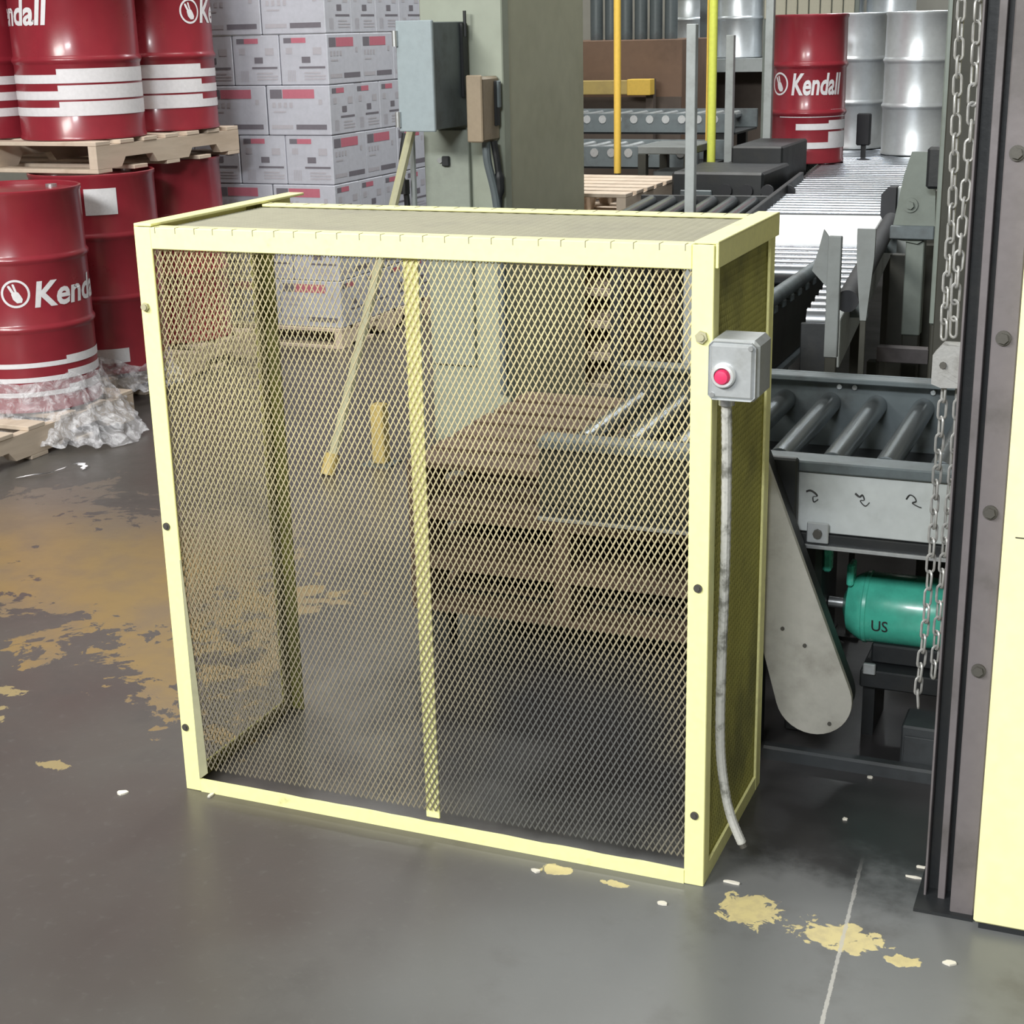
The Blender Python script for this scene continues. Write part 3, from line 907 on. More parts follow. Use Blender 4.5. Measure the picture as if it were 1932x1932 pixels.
MB().cyl((-1.845, 2.635, 0.92), (-1.845, 2.635, 0.97), 0.017, 10).build('coupling', M['black_steel'], p2)
MB().cyl((-1.85, 2.63, 1.02), (-1.85, 2.63, 1.04), 0.014, 10).build('clamp', M['zinc'], p2)
p3 = thing('guard_post', 'short orange-yellow floor post seen through the mesh beside the column', 'post', (-1.84, 2.344, 0))
MB().box(-0.025, 0.025, -0.025, 0.025, 0.006, 0.22, 0.004).build('shaft', M['beam_yellow'], p3)
MB().box(-0.055, 0.055, -0.055, 0.055, 0.0, 0.006).build('base_plate', M['steel_grey'], p3)

# ---------------------------------------------------------------- low cross conveyor behind the guard
lc = thing('low_conveyor', 'low grey roller conveyor running behind the yellow guard', 'conveyor', (0, 0, 0))
m = MB().box(0.02, 0.85, 0.545, 0.560, 0.505, 0.628, 0.002)
tag(m.build('side_panel', M['panel_grey'], lc), 'dull white-grey side panel with scrawled marks')
MB().box(-0.52, 0.018, 0.546, 0.560, 0.505, 0.628, 0.002).build('dark_panel', M['olive_dark'], lc)
m = MB().box(-0.52, 0.85, 0.535, 0.60, 0.630, 0.652, 0.003)
m.build('front_rail', M['steel_grey'], lc)
m = MB().box(-0.52, 0.85, 0.540, 0.62, 0.478, 0.503, 0.002)
m.build('bottom_flange', M['black_steel'], lc)
MB().box(-0.52, 0.85, 0.532, 0.540, 0.474, 0.482, 0.001).build('edge_strip', M['zinc'], lc)
m = MB().box(-0.52, 0.85, 1.12, 1.135, 0.50, 0.700, 0.002)
m.box(-0.52, 0.85, 1.075, 1.12, 0.688, 0.700, 0.002)
m.build('back_rail', M['steel_grey'], lc)
MB().box(-0.52, 0.85, 0.62, 1.115, 0.515, 0.53).build('drip_pan', M['black_steel'], lc)
rl = MB().cyl((0, 0.60, 0), (0, 1.118, 0), 0.0245, 20).mesh('roller', M['roller_grey'])
for k in range(13):
    link('roller', rl, lc, (-0.44 + 0.105 * k, 0, 0.632))
for (x, y) in ((-0.085, 0.58), (0.75, 0.62), (-0.085, 1.08), (0.75, 1.08)):
    MB().box(x, x + 0.045, y, y + 0.045, 0, 0.51, 0.002).build('leg', M['black_steel'], lc)
for x in (0.0, 0.035, 0.21):
    MB().cyl((x, 1.118, 0.672), (x, 1.112, 0.672), 0.006, 8).build('bolt', M['zinc'], lc)
MB().box(0.055, 0.098, 0.528, 0.534, 0.488, 0.530, 0.002).build('bearing_plate', M['cast_grey'], lc)
MB().cyl((0.077, 0.528, 0.509), (0.077, 0.520, 0.509), 0.009, 8).build('bearing_bolt', M['bolt'], lc)
MB().box(-0.03, 0.035, 0.515, 0.533, 0.50, 0.66, 0.004).build('end_bracket', M['black_steel'], lc)
# scrawled black marks on the side panel
for k, (x, z) in enumerate(((0.060, 0.578), (0.158, 0.581), (0.256, 0.586))):
    pts = [[(-0.012, 0.010), (-0.004, 0.013), (0.006, 0.008), (0.010, 0.002), (0.002, 0.0), (0.004, -0.010), (0.012, -0.004)],
           [(-0.014, 0.012), (-0.006, 0.006), (0.0, 0.010), (0.004, 0.0), (-0.004, -0.002), (0.006, -0.012), (0.014, -0.004)],
           [(-0.014, 0.004), (-0.008, 0.013), (0.0, 0.010), (0.004, 0.002), (-0.003, -0.002), (0.008, -0.008), (0.015, -0.010)]][k]
    MB().tube(spline([(x + a, 0.5443, z + b) for a, b in pts], 4), 0.0027, 5, flat=0.3).build('scrawl_mark', M['ink'], lc)

bg = thing('chain_guard', 'grey capsule-shaped chain guard slanting down beside the yellow guard', 'guard', (0, 0, 0))
def capsule(c0, r0, c1, r1, n=18):
    (x0, z0), (x1, z1) = c0, c1
    a = math.atan2(z1 - z0, x1 - x0)
    L = math.hypot(x1 - x0, z1 - z0)
    o = math.acos((r0 - r1) / L)
    out = [(x0 + r0 * math.cos(a + o + (2 * math.pi - 2 * o) * k / n), z0 + r0 * math.sin(a + o + (2 * math.pi - 2 * o) * k / n)) for k in range(n + 1)]
    out += [(x1 + r1 * math.cos(a - o + 2 * o * k / n), z1 + r1 * math.sin(a - o + 2 * o * k / n)) for k in range(n + 1)]
    return out
cap = capsule((0.096, 0.188), 0.076, (-0.060, 0.655), 0.050)
MB().prism(cap, 'y', 0.452, 0.466).build('face_plate', M['guard_plate'], bg)
inner = capsule((0.096, 0.188), 0.072, (-0.060, 0.655), 0.046)
MB().prism(inner, 'y', 0.466, 0.515).build('side_band', M['black_steel'], bg)
MB().box(-0.075, -0.045, 0.50, 0.5345, 0.60, 0.70).build('hanger', M['black_steel'], bg)
for (x, z) in ((0.13, 0.14), (0.03, 0.33), (0.075, 0.30)):
    MB().cyl((x, 0.452, z), (x, 0.449, z), 0.004, 8).build('screw', M['bolt'], bg)

mo = thing('electric_motor', 'glossy green electric motor under the low conveyor', 'motor', (0.10, 0.80, 0.265))
prof = [(0.02, -0.012), (0.056, 0.0), (0.070, 0.020), (0.0765, 0.034), (0.0765, 0.26), (0.066, 0.275), (0.02, 0.285)]
rotx = Matrix.Rotation(R_(90), 4, 'Y')
MB().lathe(prof, 40).xform(rotx).build('housing', M['motor'], mo)
MB().lathe([(0.076, 0.034), (0.0785, 0.037), (0.0785, 0.044), (0.076, 0.047)], 40).xform(rotx).build('band', M['motor'], mo)
MB().cyl((-0.045, 0, 0), (-0.012, 0, 0), 0.012, 12).build('shaft', M['zinc'], mo)
MB().box(0.06, 0.22, -0.06, 0.06, -0.105, -0.062, 0.004).build('foot', M['black_steel'], mo)
MB().box(-0.002, 0.012, -0.045, 0.0, 0.055, 0.105, 0.004).build('lug', M['motor'], mo)
bm = text_geo('US', 0.034, 0.026, 0.01)
for v in bm.verts:
    a = -0.35 + v.co.y / 0.0775
    v.co = Vector((0.060 + v.co.x, -0.0775 * math.cos(a), 0.0775 * math.sin(a)))
bm_obj('lettering', bm, M['ink'], mo)
gb = thing('gear_reducer', 'black oily gearbox left of the green motor', 'gearbox', (0, 0, 0))
m = MB().box(0.005, 0.053, 0.70, 0.90, 0.13, 0.47, 0.012)
m.build('case', M['black_steel'], gb)
MB().box(-0.01, 0.07, 0.68, 0.92, 0.0, 0.13, 0.006).build('pedestal', M['black_steel'], gb)
MB().box(0.053, 0.070, 0.72, 0.75, 0.36, 0.44, 0.004).build('flange', M['motor'], gb)
MB().cyl((0.058, 0.72, 0.41), (0.064, 0.72, 0.41), 0.012, 8).build('cap', M['motor'], gb)
mb_ = thing('motor_base', 'grey steel base under the green motor', 'machine base', (0, 0, 0))
MB().box(0.145, 0.34, 0.70, 0.88, 0.118, 0.158, 0.003).build('rail', M['black_steel'], mb_)
for x in (0.15, 0.31):
    MB().box(x, x + 0.025, 0.72, 0.86, 0, 0.118).build('leg', M['black_steel'], mb_)
MB().box(0.152, 0.178, 0.690, 0.70, 0.152, 0.176, 0.002).build('nut', M['cast_grey'], mb_)
sb = thing('floor_bracket', 'small grey-green steel block on the floor below the chains', 'bracket', (0, 0, 0))
MB().box(0.255, 0.345, 0.565, 0.66, 0.0, 0.105, 0.004).build('block', M['steel_dark'], sb)
MB().box(0.262, 0.335, 0.560, 0.565, 0.02, 0.085, 0.001).build('plate', M['steel_dark'], sb)
fb = thing('floor_channel', 'low dark steel bar along the floor under the conveyor', 'bar', (0, 0, 0))
MB().prism([(0.532, 0.0), (0.532, 0.024), (0.537, 0.029), (0.556, 0.029), (0.556, 0.0)], 'x', -0.02, 0.36).build('bar', M['steel_dark'], fb)
MB().box(0.33, 0.36, 0.520, 0.532, 0.0, 0.02).build('stop', M['black_steel'], fb)

# ---------------------------------------------------------------- lift mast at the right
ms = thing('lift_mast', 'tall dark steel mast with grooved edge at the right', 'machine frame', (0, 0, 0))
ZT = 2.6
def vbar(x0, x1, y0, y1, mat, name, c=0.001):
    return MB().box(x0, x1, y0, y1, 0.0, ZT, c).build(name, M[mat], ms)
vbar(0.3745, 0.4215, 0.128, 0.30, 'black_steel', 'web')
vbar(0.3705, 0.3745, 0.100, 0.30, 'mast', 'edge_flange')
vbar(0.3945, 0.4065, 0.098, 0.128, 'mast', 'guide_rail')
vbar(0.4195, 0.4590, 0.062, 0.30, 'mast', 'face_plate', 0.002)
for z in (1.281, 1.006, 0.728, 0.458):
    b = MB().cyl((0.4375, 0.062, z), (0.4375, 0.058, z), 0.0115, 16)
    b.cyl((0.4375, 0.058, z), (0.4375, 0.053, z), 0.0085, 6)
    b.build('bolt', M['bolt'], ms)
MB().box(0.36, 0.459, 0.05, 0.32, 0.0, 0.006).build('base_plate', M['black_steel'], ms)
yp = thing('machine_cabinet', 'cream-yellow steel cabinet panel filling the right picture edge', 'cabinet', (0, 0, 0))
MB().box(0.4615, 1.10, 0.030, 0.50, 0.012, 2.4, 0.004).build('body', M['panel_yellow'], yp)
MB().box(0.470, 1.09, 0.036, 0.49, 0.0, 0.012).build('plinth', M['black_steel'], yp)
MB().box(0.48, 1.0, 0.0285, 0.030, 0.70, 0.7015).build('seam', M['bolt'], yp)

# chains
lm = MB()
pl = []
for k in range(7):
    a = math.pi * k / 6
    pl.append((0.0070 * math.cos(a), 0, 0.0105 + 0.0070 * math.sin(a)))
for k in range(7):
    a = math.pi + math.pi * k / 6
    pl.append((0.0070 * math.cos(a), 0, -0.0105 + 0.0070 * math.sin(a)))
lm.tube(pl, 0.0024, 6, closed=True)
LINK = lm.mesh('link', M['chain'])
def hang_chain(label, pts, group=None, pitch=0.0262):
    c = thing('lift_chain', label, 'chain', pts[0], 0, group)
    P = spline(pts, 24)
    acc, out = 0.0, [P[0]]
    for a, b in zip(P, P[1:]):
        acc += (b - a).length
        if acc >= pitch:
            out.append(b)
            acc = 0.0
    for k in range(len(out) - 1):
        d = (out[k + 1] - out[k]).normalized()
        q = (-d).to_track_quat('Z', 'Y').to_matrix().to_4x4()
        o = link('link', LINK, c)
        o.matrix_local = Matrix.Translation((out[k] + out[k + 1]) / 2 - Vector(pts[0])) @ q @ Matrix.Rotation(R_(35 + 90 * (k % 2)) + random.uniform(-0.15, 0.15), 4, 'Z')
    return c
hang_chain('left galvanised chain hanging below the clevis block', [(0.327, 0.30, 0.875), (0.3245, 0.30, 0.72), (0.3235, 0.30, 0.56), (0.320, 0.30, 0.41), (0.315, 0.30, 0.29), (0.322, 0.297, 0.272), (0.331, 0.295, 0.262)])
hang_chain('right galvanised chain hanging below the clevis block', [(0.351, 0.31, 0.875), (0.349, 0.31, 0.72), (0.344, 0.31, 0.56), (0.341, 0.31, 0.41), (0.338, 0.31, 0.305)])
hang_chain('galvanised chain hanging above the clevis block beside the mast', [(0.338, 0.31, 1.78), (0.340, 0.31, 1.55), (0.342, 0.31, 1.30), (0.338, 0.305, 1.12), (0.336, 0.30, 1.02), (0.337, 0.30, 0.94)])
hang_chain('slack chain looped left of the upper chain', [(0.316, 0.335, 1.78), (0.312, 0.335, 1.50), (0.316, 0.33, 1.28), (0.319, 0.325, 1.14), (0.319, 0.32, 1.06), (0.319, 0.315, 1.00), (0.320, 0.31, 0.94)])
cl = thing('chain_clevis', 'worn grey clevis block joining the hanging chains', 'clevis', (0.343, 0.305, 0.908))
m = MB().prism([(-0.036, -0.030), (-0.036, 0.020), (-0.022, 0.037), (0.020, 0.037), (0.0265, 0.028), (0.0265, -0.034), (-0.02, -0.036)], 'y', -0.022, 0.02)
m.build('block', M['chain'], cl)
MB().cyl((-0.018, -0.022, 0.004), (-0.018, -0.026, 0.004), 0.006, 8).build('pin', M['bolt'], cl)
m = MB().prism([(-0.020, -0.012), (0.022, -0.034), (0.024, -0.030), (-0.016, -0.002)], 'y', -0.0235, -0.022)
m.build('lip', M['chain'], cl)
MB().box(-0.012, 0.0268, 0.02, 0.03, -0.030, 0.03, 0.002).build('mast_lug', M['mast'], cl)

# ---------------------------------------------------------------- drum conveyor running away from the guard
ANG = R_(5.5)
dc = thing('drum_conveyor', 'grey roller conveyor carrying drums away behind the guard', 'conveyor', (-0.05, 1.37, 0), ANG)
LN = 5.6
ZR = 0.80
CWD = 0.50
rl = MB().cyl((-CWD + 0.02, 0, 0), (-0.025, 0, 0), 0.030, 18).mesh('roller', M['roller'])
rs = MB().cyl((-0.085, 0, 0), (-0.025, 0, 0), 0.030, 18).mesh('roller', M['roller'])
for k in range(int(LN / 0.092)):
    y = 0.035 + 0.092 * k
    if 1.20 < y < 2.02:
        continue
    link('roller', rs if y < 0.74 else rl, dc, (0, y, ZR - 0.030))
MB().box(-CWD + 0.03, -0.035, 1.235, 1.985, ZR - 0.03, ZR - 0.001, 0.003).build('scale_plate', M['plate_steel'], dc)
MB().box(-CWD + 0.03, -0.035, 1.985, 1.992, ZR - 0.03, ZR + 0.002, 0.001).build('plate_edge', M['black_steel'], dc)
MB().box(-CWD, -CWD + 0.02, 3.35, LN, ZR - 0.14, ZR - 0.002, 0.002).build('side_channel', M['black_steel'], dc)
MB().box(-CWD, -CWD + 0.02, 0.74, 3.35, ZR - 0.14, ZR + 0.03, 0.002).build('side_channel', M['black_steel'], dc)
MB().box(-0.022, 0.0, 0.0, LN, ZR - 0.14, ZR - 0.02, 0.002).build('side_channel', M['steel_pale'], dc)
MB().box(-CWD + 0.02, -0.022, 0.76, LN, ZR - 0.16, ZR - 0.15).build('pan', M['black_steel'], dc)
MB().box(-0.095, -0.022, -0.012, -0.001, 0.40, ZR - 0.03, 0.002).build('end_plate', M['black_steel'], dc)
MB().box(-0.095, -0.022, 0.0, 0.76, ZR - 0.16, ZR - 0.15).build('pan', M['black_steel'], dc)
for y in (0.80, 2.2, 4.0, 5.4):
    for x in (-CWD, -0.04):
        MB().box(x, x + 0.04, y, y + 0.05, 0, ZR - 0.14, 0.002).build('leg', M['olive_dark'], dc)
MB().box(-0.09, -0.03, 0.0, 0.03, 0, 0.40, 0.002).build('leg', M['olive_dark'], dc)
gr = thing('guide_tube', 'thick black guide tube along the right edge of the drum conveyor', 'guide rail', (-0.05, 1.37, 0), ANG)
MB().cyl((0.014, -0.02, ZR + 0.028), (0.014, 1.60, ZR + 0.028), 0.027, 20).build('tube', M['rubber'], gr)
for y in (0.25, 1.45):
    MB().box(0.0005, 0.045, y, y + 0.03, ZR - 0.06, ZR + 0.004).build('bracket', M['steel_grey'], gr)

lg = thing('guide_fence', 'dark chain guide with grey tube along the left of the conveyor end', 'guide rail', (-0.25, 1.25, 0))
MB().cyl((0, -0.1, 0.802), (0, 0.84, 0.802), 0.020, 16).build('tube', M['steel_grey'], lg)
fp = MB().box(-0.008, 0.008, -0.1, 0.84, 0.615, 0.775, 0.002).build('plate', M['olive_dark'], lg)
MB().box(-0.012, 0.022, -0.1, 0.84, 0.598, 0.614, 0.002).build('flange', M['steel_grey'], lg)
bmp = MB().box(-0.012, 0.014, 0, 0.035, 0.764, 0.786, 0.004).mesh('lug', M['steel_grey'])
for k in range(10):
    link('lug', bmp, fp, (0, -0.06 + 0.095 * k, 0))
for y in (0.33, 0.78):
    MB().box(-0.02, 0.02, y, y + 0.04, 0, 0.60, 0.002).build('leg', M['black_steel'], lg)

u1 = thing('guide_upright', 'flat grey upright left of the black guide tube', 'upright', (-0.058, 1.30, 0))
MB().box(-0.016, 0.016, -0.008, 0.008, 0.70, 0.990, 0.002).build('flat_bar', M['steel_mid'], u1)
MB().box(-0.014, 0.014, -0.006, 0.006, 0.0, 0.70, 0.002).build('stem', M['olive_dark'], u1)
m = MB().prism([(-0.055, 0.905), (-0.0165, 0.865), (-0.0165, 0.985), (-0.030, 1.003), (-0.040, 0.96)], 'y', 0.010, 0.016)
m.build('gusset', M['steel_mid'], u1)
MB().box(-0.04, 0.04, -0.03, 0.03, 0, 0.008).build('foot', M['black_steel'], u1)
u2 = thing('tapered_upright', 'tapered grey upright standing in front of the black guide tube', 'upright', (0.020, 1.27, 0))
m = MB().prism([(-0.006, 0.80), (0.008, 0.80), (0.0205, 0.95), (0.021, 1.013), (-0.021, 1.013), (-0.0205, 0.95)], 'y', -0.009, 0.0)
m.build('flat_bar', M['steel_mid'], u2)
MB().box(-0.006, 0.008, -0.008, -0.001, 0.0, 0.80, 0.001).build('stem', M['olive_dark'], u2)
MB().box(-0.03, 0.03, -0.03, 0.02, 0, 0.008).build('foot', M['black_steel'], u2)

br = thing('pusher_bracket', 'grey-green bracket plate with bolt beside the hanging chains', 'bracket', (0, 2.40, 0))
m = MB().prism([(-0.100, 0.845), (-0.070, 1.03), (-0.05, 1.10), (0.020, 1.10), (0.030, 0.86), (-0.02, 0.83)], 'y', -0.012, 0.0)
m.build('plate', M['sage_steel'], br)
b = MB().cyl((-0.045, -0.012, 0.945), (-0.045, -0.018, 0.945), 0.022, 16)
b.cyl((-0.045, -0.018, 0.945), (-0.045, -0.028, 0.945), 0.012, 6)
b.build('bolt', M['sage_steel'], br)
MB().box(-0.055, 0.0, 0.0, 0.05, 0.55, 0.86, 0.003).build('arm', M['sage_steel'], br)
MB().box(-0.052, -0.003, 0.003, 0.047, 0.0, 0.55, 0.003).build('leg', M['olive_dark'], br)
MB().box(-0.100, 0.03, -0.03, -0.012, 0.845, 0.885, 0.003).build('clamp_bar', M['steel_grey'], br)
MB().box(0.005, 0.05, -0.09, -0.04, 1.0, 1.12, 0.008).build('air_hose_block', M['black_steel'], br)
fr = thing('lift_support', 'dark olive steel frame standing behind the hanging chains', 'machine frame', (0, 0, 0))
MB().box(0.160, 0.196, 1.36, 1.39, 0.78, 2.2, 0.003).build('upright_plate', M['sage_steel'], fr)
MB().box(0.163, 0.193, 1.365, 1.385, 0.0, 0.78, 0.003).build('leg', M['olive_dark'], fr)
MB().box(0.185, 0.36, 1.24, 1.27, 0.0, 2.4, 0.003).build('back_plate', M['olive_dark'], fr)
MB().box(-0.085, 0.10, 2.15, 2.19, 0.515, 0.56, 0.002).build('cross_beam', M['mast'], fr)
for (x, y, w, h) in ((-0.115, 2.5, 0.05, 0.78), (-0.03, 2.6, 0.06, 0.8), (0.06, 2.15, 0.05, 1.0), (-0.113, 2.15, 0.03, 0.515)):
    MB().box(x, x + w, y, y + 0.04, 0, h, 0.002).build('leg', M['olive_dark'], fr)
MB().box(-0.10, 0.20, 2.75, 2.78, 0.0, 0.95).build('rear_plate', M['olive_dark'], fr)
m = MB().tube([(-0.12, 2.10, 0.40), (0.02, 2.10, 0.10)], 0.02, 6)
m.build('brace', M['olive_dark'], fr)

pd = thing('drum_stop', 'black rubber drum stop with grey plate on the conveyor edge', 'stop', (-0.195, 3.12, 0))
MB().prism([(-0.052, 0.83), (-0.035, 0.80), (-0.002, 0.795), (-0.002, 0.925), (-0.03, 0.925), (-0.052, 0.90)], 'y', -0.03, 0.03).build('pad', M['rubber'], pd)
MB().box(0.0, 0.052, -0.01, 0.012, 0.66, 0.925, 0.002).build('plate', M['steel_pale'], pd)
MB().box(0.0, 0.05, 0.014, 0.05, 0, 0.80, 0.002).build('leg', M['steel_grey'], pd)

# kegs
def keg(label, loc, rz, mat, R=0.176, H=0.715, lettered=False):
    bands, text, emb = (), None, None
    if lettered:
        bands = [(-100, 22, 0.075, 0.105), (22, 110, 0.075, 0.155), (-30, 22, 0.165, 0.195), (22, 110, 0.165, 0.21), (-60, 25, 0.225, 0.25), (25, 110, 0.225, 0.262)]
        text, emb = (-0.125, 0.265, 0.335, 0.10), (0.055, 0.385, -0.20)
    t = oil_drum(label, loc, rz, R=R, H=H, mat=mat, bands=bands, text=text, emb=emb, hoops=(H * 0.345, H * 0.665))
    t.name = 'steel_keg'
    return t
keg('slim red drum with white lettering on the drum conveyor', (-1.03, 5.56, 0.8005), R_(24), 'drum_red', R=0.182, H=0.71, lettered=True)
keg('slim bright silver drum standing nearest on the drum conveyor', (-0.575, 6.12, 0.8005), 0, 'silver_drum')
keg('slim silver drum half behind the bright silver and red drums', (-0.985, 6.50, 0.8005), 0, 'silver_drum')
cs = thing('side_conveyor', 'narrow roller conveyor under the red lettered drum', 'conveyor', (-1.31, 5.24, 0), ANG)
MB().box(-0.05, 0.02, 0.0, 0.9, 0.70, 0.815, 0.003).build('side_channel', M['black_steel'], cs)
rq = MB().cyl((0.02, 0, 0), (0.325, 0, 0), 0.024, 12).mesh('roller', M['roller_grey'])
for k in range(13):
    link('roller', rq, cs, (0, 0.04 + 0.068 * k, 0.7762))
MB().box(0.02, 0.33, 0.0, 0.9, 0.69, 0.70).build('pan', M['black_steel'], cs)
for (x, y) in ((-0.04, 0.05), (-0.04, 0.8), (0.28, 0.05), (0.28, 0.8)):
    MB().box(x, x + 0.04, y, y + 0.04, 0, 0.69).build('leg', M['black_steel'], cs)
sp = thing('conveyor_stop', 'small black stop post between the red and silver drums', 'stop', (-0.80, 5.86, 0))
MB().box(-0.035, 0.035, -0.02, 0.02, 0.86, 1.02, 0.006).build('head', M['rubber'], sp)
MB().box(-0.012, 0.012, 0.0, 0.02, 0.801, 0.86).build('post', M['black_steel'], sp)

# black transfer conveyor left of the drum conveyor
tc = thing('transfer_conveyor', 'black transfer conveyor with pale diagonal rollers beside the steel post', 'conveyor', (-0.775, 3.30, 0), ANG)
rq = MB().cyl((0, 0.02, 0), (0, 0.62, 0), 0.024, 12).mesh('roller', M['roller_grey'])
for k in range(6):
    link('roller', rq, tc, (-0.06 - 0.085 * k, 0, 0.775))
MB().box(-0.53, 0.0, 0.0, 0.02, 0.69, 0.79, 0.002).build('side_channel', M['black_steel'], tc)
MB().box(-0.53, 0.0, 0.62, 0.64, 0.69, 0.80, 0.002).build('side_channel', M['black_steel'], tc)
MB().box(-0.53, 0.0, 0.02, 0.62, 0.685, 0.70).build('pan', M['black_steel'], tc)
for (x, y) in ((-0.52, 0.02), (-0.52, 0.56), (-0.06, 0.02), (-0.06, 0.56)):
    MB().box(x, x + 0.05, y, y + 0.05, 0, 0.69).build('leg', M['black_steel'], tc)
hd = thing('drive_housing', 'black drive housing behind the steel post', 'machine', (0, 0, 0))
MB().box(-1.30, -0.90, 4.10, 4.598, 0.55, 0.875, 0.01).build('case', M['black_steel'], hd)
MB().box(-1.17, -0.935, 4.60, 5.12, 0.55, 0.945, 0.008).build('end_case', M['black_steel'], hd)
MB().box(-1.26, -1.12, 4.09, 4.10, 0.62, 0.80, 0.004).build('access_plate', M['steel_grey'], hd)
for k in range(4):
    MB().cyl((-1.06 + 0.09 * k, 4.10, 0.80), (-1.06 + 0.09 * k, 4.085, 0.80), 0.028, 12).build('cap', M['rubber'], hd)
for (x, y) in ((-1.28, 4.14), (-0.96, 4.14), (-1.28, 4.45), (-0.96, 5.05)):
    MB().box(x, x + 0.05, y, y + 0.05, 0, 0.55).build('leg', M['black_steel'], hd)
bn = thing('steel_stand', 'grey steel stand left of the tall steel post', 'stand', (0, 0, 0))
MB().box(-1.62, -1.36, 4.62, 5.0, 0.905, 0.94, 0.003).build('top', M['steel_mid'], bn)
for (x, y) in ((-1.62, 4.62), (-1.40, 4.62), (-1.62, 4.96), (-1.40, 4.96)):
    MB().box(x, x + 0.04, y, y + 0.04, 0, 0.905, 0.002).build('leg', M['olive_dark'], bn)
MB().box(-1.58, -1.40, 4.63, 4.65, 0.68, 0.74, 0.002).build('cross_bar', M['olive_dark'], bn)
MB().box(-1.57, -1.41, 4.70, 4.92, 0.74, 0.82, 0.003).build('shelf_block', M['steel_mid'], bn)

# poles
def pole(name, label, x, y, r, z0, z1, mat, base=0.05, square=False):
    t = thing(name, label, 'pole', (x, y, 0))
    if square:
        MB().box(-r, r, -r, r, z0, z1, 0.002).build('shaft', M[mat], t)
    else:
        MB().cyl((0, 0, z0), (0, 0, z1), r, 14).build('shaft', M[mat], t)
    MB().box(-base, base, -base, base, 0, 0.008).build('base_plate', M['black_steel'], t)
    if z0 > 0.01:
        MB().cyl((0, 0, 0.008), (0, 0, z0), r * 0.8, 10).build('stub', M['black_steel'], t)
    return t
pole('steel_post', 'square grey steel post rising just behind the yellow guard', -0.90, 3.0, 0.017, 0.008, 1.475, 'steel_pale', square=True)
pole('yellow_pole', 'orange-yellow vertical pole nearest the column', -1.780, 4.8, 0.017, 0.80, 2.3, 'orange_pole')
pole('lime_pole', 'bright lime-yellow vertical pole right of the steel post', -1.318, 4.8, 0.020, 0.845, 2.3, 'lime_pole')
pole('grey_pole', 'grey pole with dark top between lime pole and red drum', -1.417, 5.5, 0.020, 0.008, 1.42, 'steel_pale', square=True)
pole('grey_pole', 'slim grey pole just left of the lettered red drum', -1.146, 5.19, 0.019, 0.008, 2.3, 'steel_pale', square=True)
t = thing('thin_yellow_cord', 'thin yellow cord left of the lime pole', 'cord', (-1.42, 5.08, 0))
MB().cyl((0, 0, 0), (0, 0, 2.3), 0.005, 8).build('strand', M['orange_pole'], t)

# rear conveyors along X with rows of roller ends
def rear_conveyor(label, y, z, x0, x1):
    t = thing('rear_conveyor', label, 'conveyor', (0, 0, 0))
    MB().box(x0, x1, y, y + 0.02, z - 0.10, z, 0.002).build('side_channel', M['steel_grey'], t)
    MB().box(x0, x1, y + 0.5, y + 0.52, z - 0.10, z, 0.002).build('side_channel', M['steel_grey'], t)
    MB().box(x0, x1, y + 0.02, y + 0.5, z - 0.11, z - 0.10).build('pan', M['black_steel'], t)
    r = MB().cyl((0, y - 0.004, 0), (0, y + 0.5, 0), 0.022, 10).mesh('roller', M['zinc'])
    n = int((x1 - x0) / 0.09)
    for k in range(n):
        link('roller', r, t, (x0 + 0.05 + 0.09 * k, 0, z - 0.03))
    for x in (x0 + 0.05, x1 - 0.1):
        for yy in (y + 0.02, y + 0.45):
            MB().box(x, x + 0.05, yy, yy + 0.04, 0, z - 0.11).build('leg', M['black_steel'], t)
    return t
rear_conveyor('grey roller conveyor crossing behind the yellow pole, nearer one', 5.12, 0.90, -2.6, -1.47)
rear_conveyor('grey roller conveyor crossing behind the yellow pole, farther one', 5.85, 1.02, -2.9, -1.48)

# far storage: brown crate, yellow beam, dark tubes, silver kegs on a rack
cr = thing('brown_crate', 'big brown crate behind the yellow beam', 'crate', (0, 0, 0))
MB().box(-3.25, -2.36, 7.85, 8.6, 0.10, 1.388, 0.006).build('body', M['brown_crate'], cr)
for x in (-3.2, -2.8, -2.45):
    MB().box(x, x + 0.08, 7.85, 8.6, 0, 0.10).build('skid', M['dark_brown'], cr)
MB().box(-3.25, -2.36, 7.84, 7.85, 0.30, 1.02, 0.002).build('front_board', M['dark_brown'], cr)
yb = thing('rack_beam', 'yellow horizontal beam in front of the brown crate', 'beam', (0, 0, 0))
MB().box(-3.35, -2.52, 7.62, 7.68, 1.045, 1.135, 0.004).build('beam', M['beam_yellow'], yb)
MB().box(-2.66, -2.50, 7.60, 7.70, 1.040, 1.142, 0.004).build('connector', M['orange_pole'], yb)
for x in (-3.33, -2.56):
    MB().box(x, x + 0.05, 7.70, 7.76, 0, 1.14).build('upright', M['dark_brown'], yb)
tm = MB().cyl((0, 0, 0), (0, 0, 0.30), 0.043, 14)
tm.cyl((0, 0, 0.30), (0, 0, 0.33), 0.030, 14)
tm = tm.mesh('steel_cylinder', M['steel_grey'])
nm = ('first', 'second', 'third', 'fourth', 'fifth', 'sixth')
for k in range(6):
    o = link('steel_cylinder', tm, None, (-3.00 + 0.105 * k, 7.98, 1.3885))
    tag(o, 'dark grey cylinder on the brown crate, %s from the column' % nm[k], 'cylinder', 'dark cylinders on the brown crate')
bm_ = thing('overhead_beam', 'yellow beam across the top left of the far storage area', 'beam', (0, 0, 0))
MB().box(-3.6, -2.45, 8.75, 8.83, 1.70, 1.80, 0.004).build('beam', M['lime_pole'], bm_)
for x in (-3.58, -2.52):
    MB().box(x, x + 0.06, 8.84, 8.90, 0, 1.80).build('upright', M['steel_grey'], bm_)
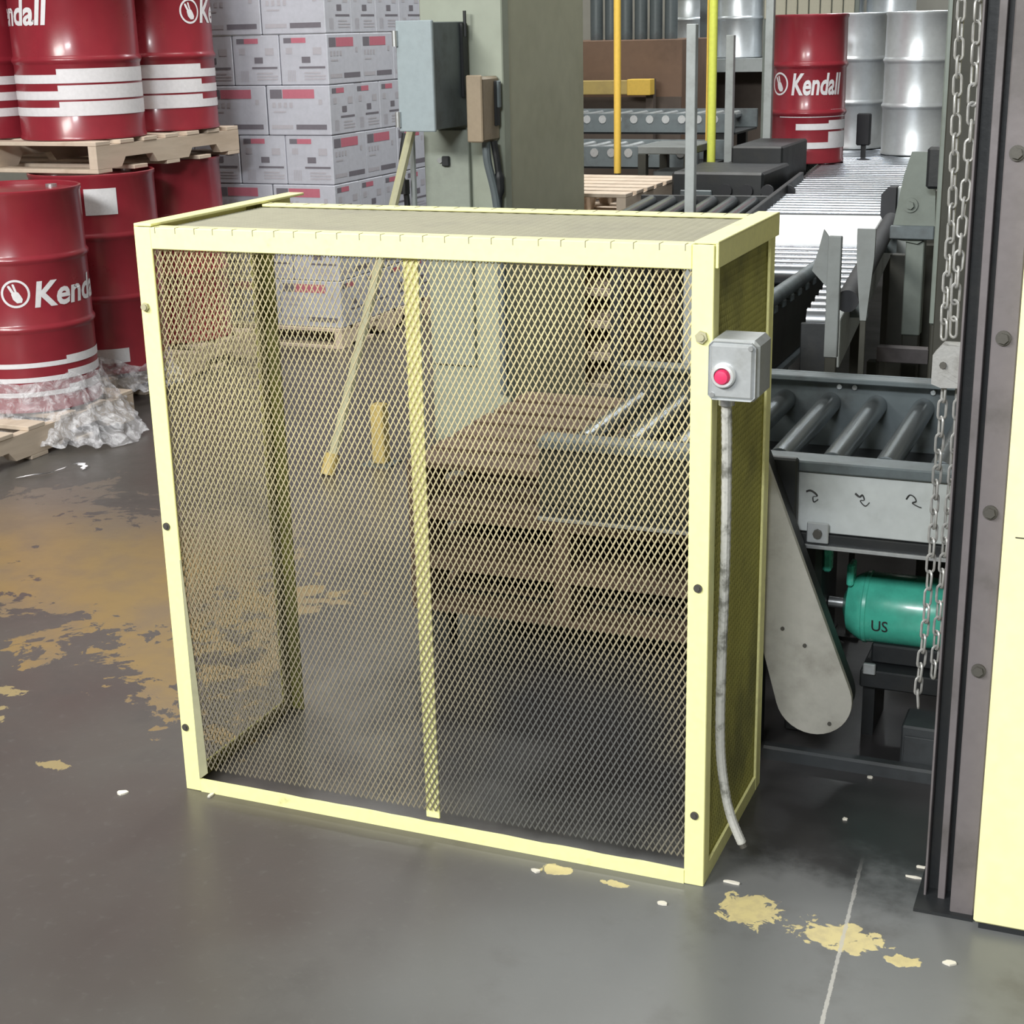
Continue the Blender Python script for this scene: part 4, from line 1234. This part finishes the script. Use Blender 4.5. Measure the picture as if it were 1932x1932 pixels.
rk = thing('storage_rack', 'grey storage rack carrying a row of silver drums', 'rack', (0, 0, 0))
MB().box(-2.90, -0.9, 8.98, 9.6, 1.20, 1.232, 0.003).build('deck', M['steel_pale'], rk)
MB().box(-2.90, -0.9, 8.95, 8.98, 1.14, 1.236, 0.003).build('beam', M['steel_pale'], rk)
MB().box(-2.85, -0.95, 9.5, 9.53, 0.5, 1.14).build('back_panel', M['dark_brown'], rk)
for x in (-2.9, -1.95, -0.96):
    for y in (9.0, 9.54):
        MB().box(x, x + 0.06, y, y + 0.05, 0, 1.20).build('upright', M['steel_grey'], rk)
nm = ('leftmost', 'second from the left', 'third from the left', 'fourth from the left', 'fifth from the left')
proto = None
for k in range(5):
    lab = 'silver drum standing on the far grey rack, %s' % nm[k]
    if proto is None:
        proto = keg(lab, (-2.70 + 0.366 * k, 9.24, 1.2365), 0, 'silver_drum', R=0.172, H=0.80)
        proto['group'] = 'silver drums on the far rack'
    else:
        c = copy_tree(proto)
        c.location.x = -2.70 + 0.366 * k
        c['label'] = lab
shd = thing('cream_curtain', 'cream slatted panel high behind the red lettered drum', 'panel', (0, 0, 0))
sl = MB().box(0, 0.068, 0, 0.02, 0, 1.4, 0.004).mesh('slat', M['cream_slat'])
for k in range(8):
    link('slat', sl, shd, (-1.90 + 0.075 * k, 8.2, 0.6 + 0.9))
MB().box(-1.91, -1.28, 8.225, 8.25, 0, 2.95).build('backing', M['sage_steel'], shd)

# ---------------------------------------------------------------- chips and litter on the floor
def chip(label, x, y, rx, ry, seed):
    rnd = random.Random(seed)
    n = 9
    pts = []
    for k in range(n):
        a = 2 * math.pi * k / n
        q = rnd.uniform(0.6, 1.1)
        pts.append((x + rx * q * math.cos(a), y + ry * q * math.sin(a)))
    o = MB().prism(pts, 'z', 0.0002, 0.0035).build('paint_chip', M['chip'], None)
    tag(o, label, 'paint chip', 'chips on the floor')
chip('white chip on the bare floor left of the guard', -1.204, -0.064, 0.014, 0.010, 1)
chip('white sliver at the front left foot of the guard', -1.027, -0.010, 0.004, 0.012, 2)
chip('pale chip on the floor in front of the guard, right of its middle', -0.30, -0.055, 0.012, 0.006, 3)
chip('pale chip in front of the guard near its right corner', -0.052, -0.078, 0.012, 0.006, 4)
chip('pale splinter on the dark floor right of the guard foot', 0.045, 0.03, 0.016, 0.004, 5)
chip('white chip near the cream cabinet corner', 0.438, -0.088, 0.012, 0.008, 6)
chip('pale splinter by the mast foot, nearer one', 0.345, 0.16, 0.018, 0.003, 7)
chip('pale splinter by the mast foot, farther one', 0.352, 0.20, 0.012, 0.003, 8)
chip('small white speck on the black floor under the conveyor', 0.19, 0.33, 0.006, 0.005, 9)
chip('small white speck on the black floor near the floor bar', 0.205, 0.52, 0.006, 0.005, 10)
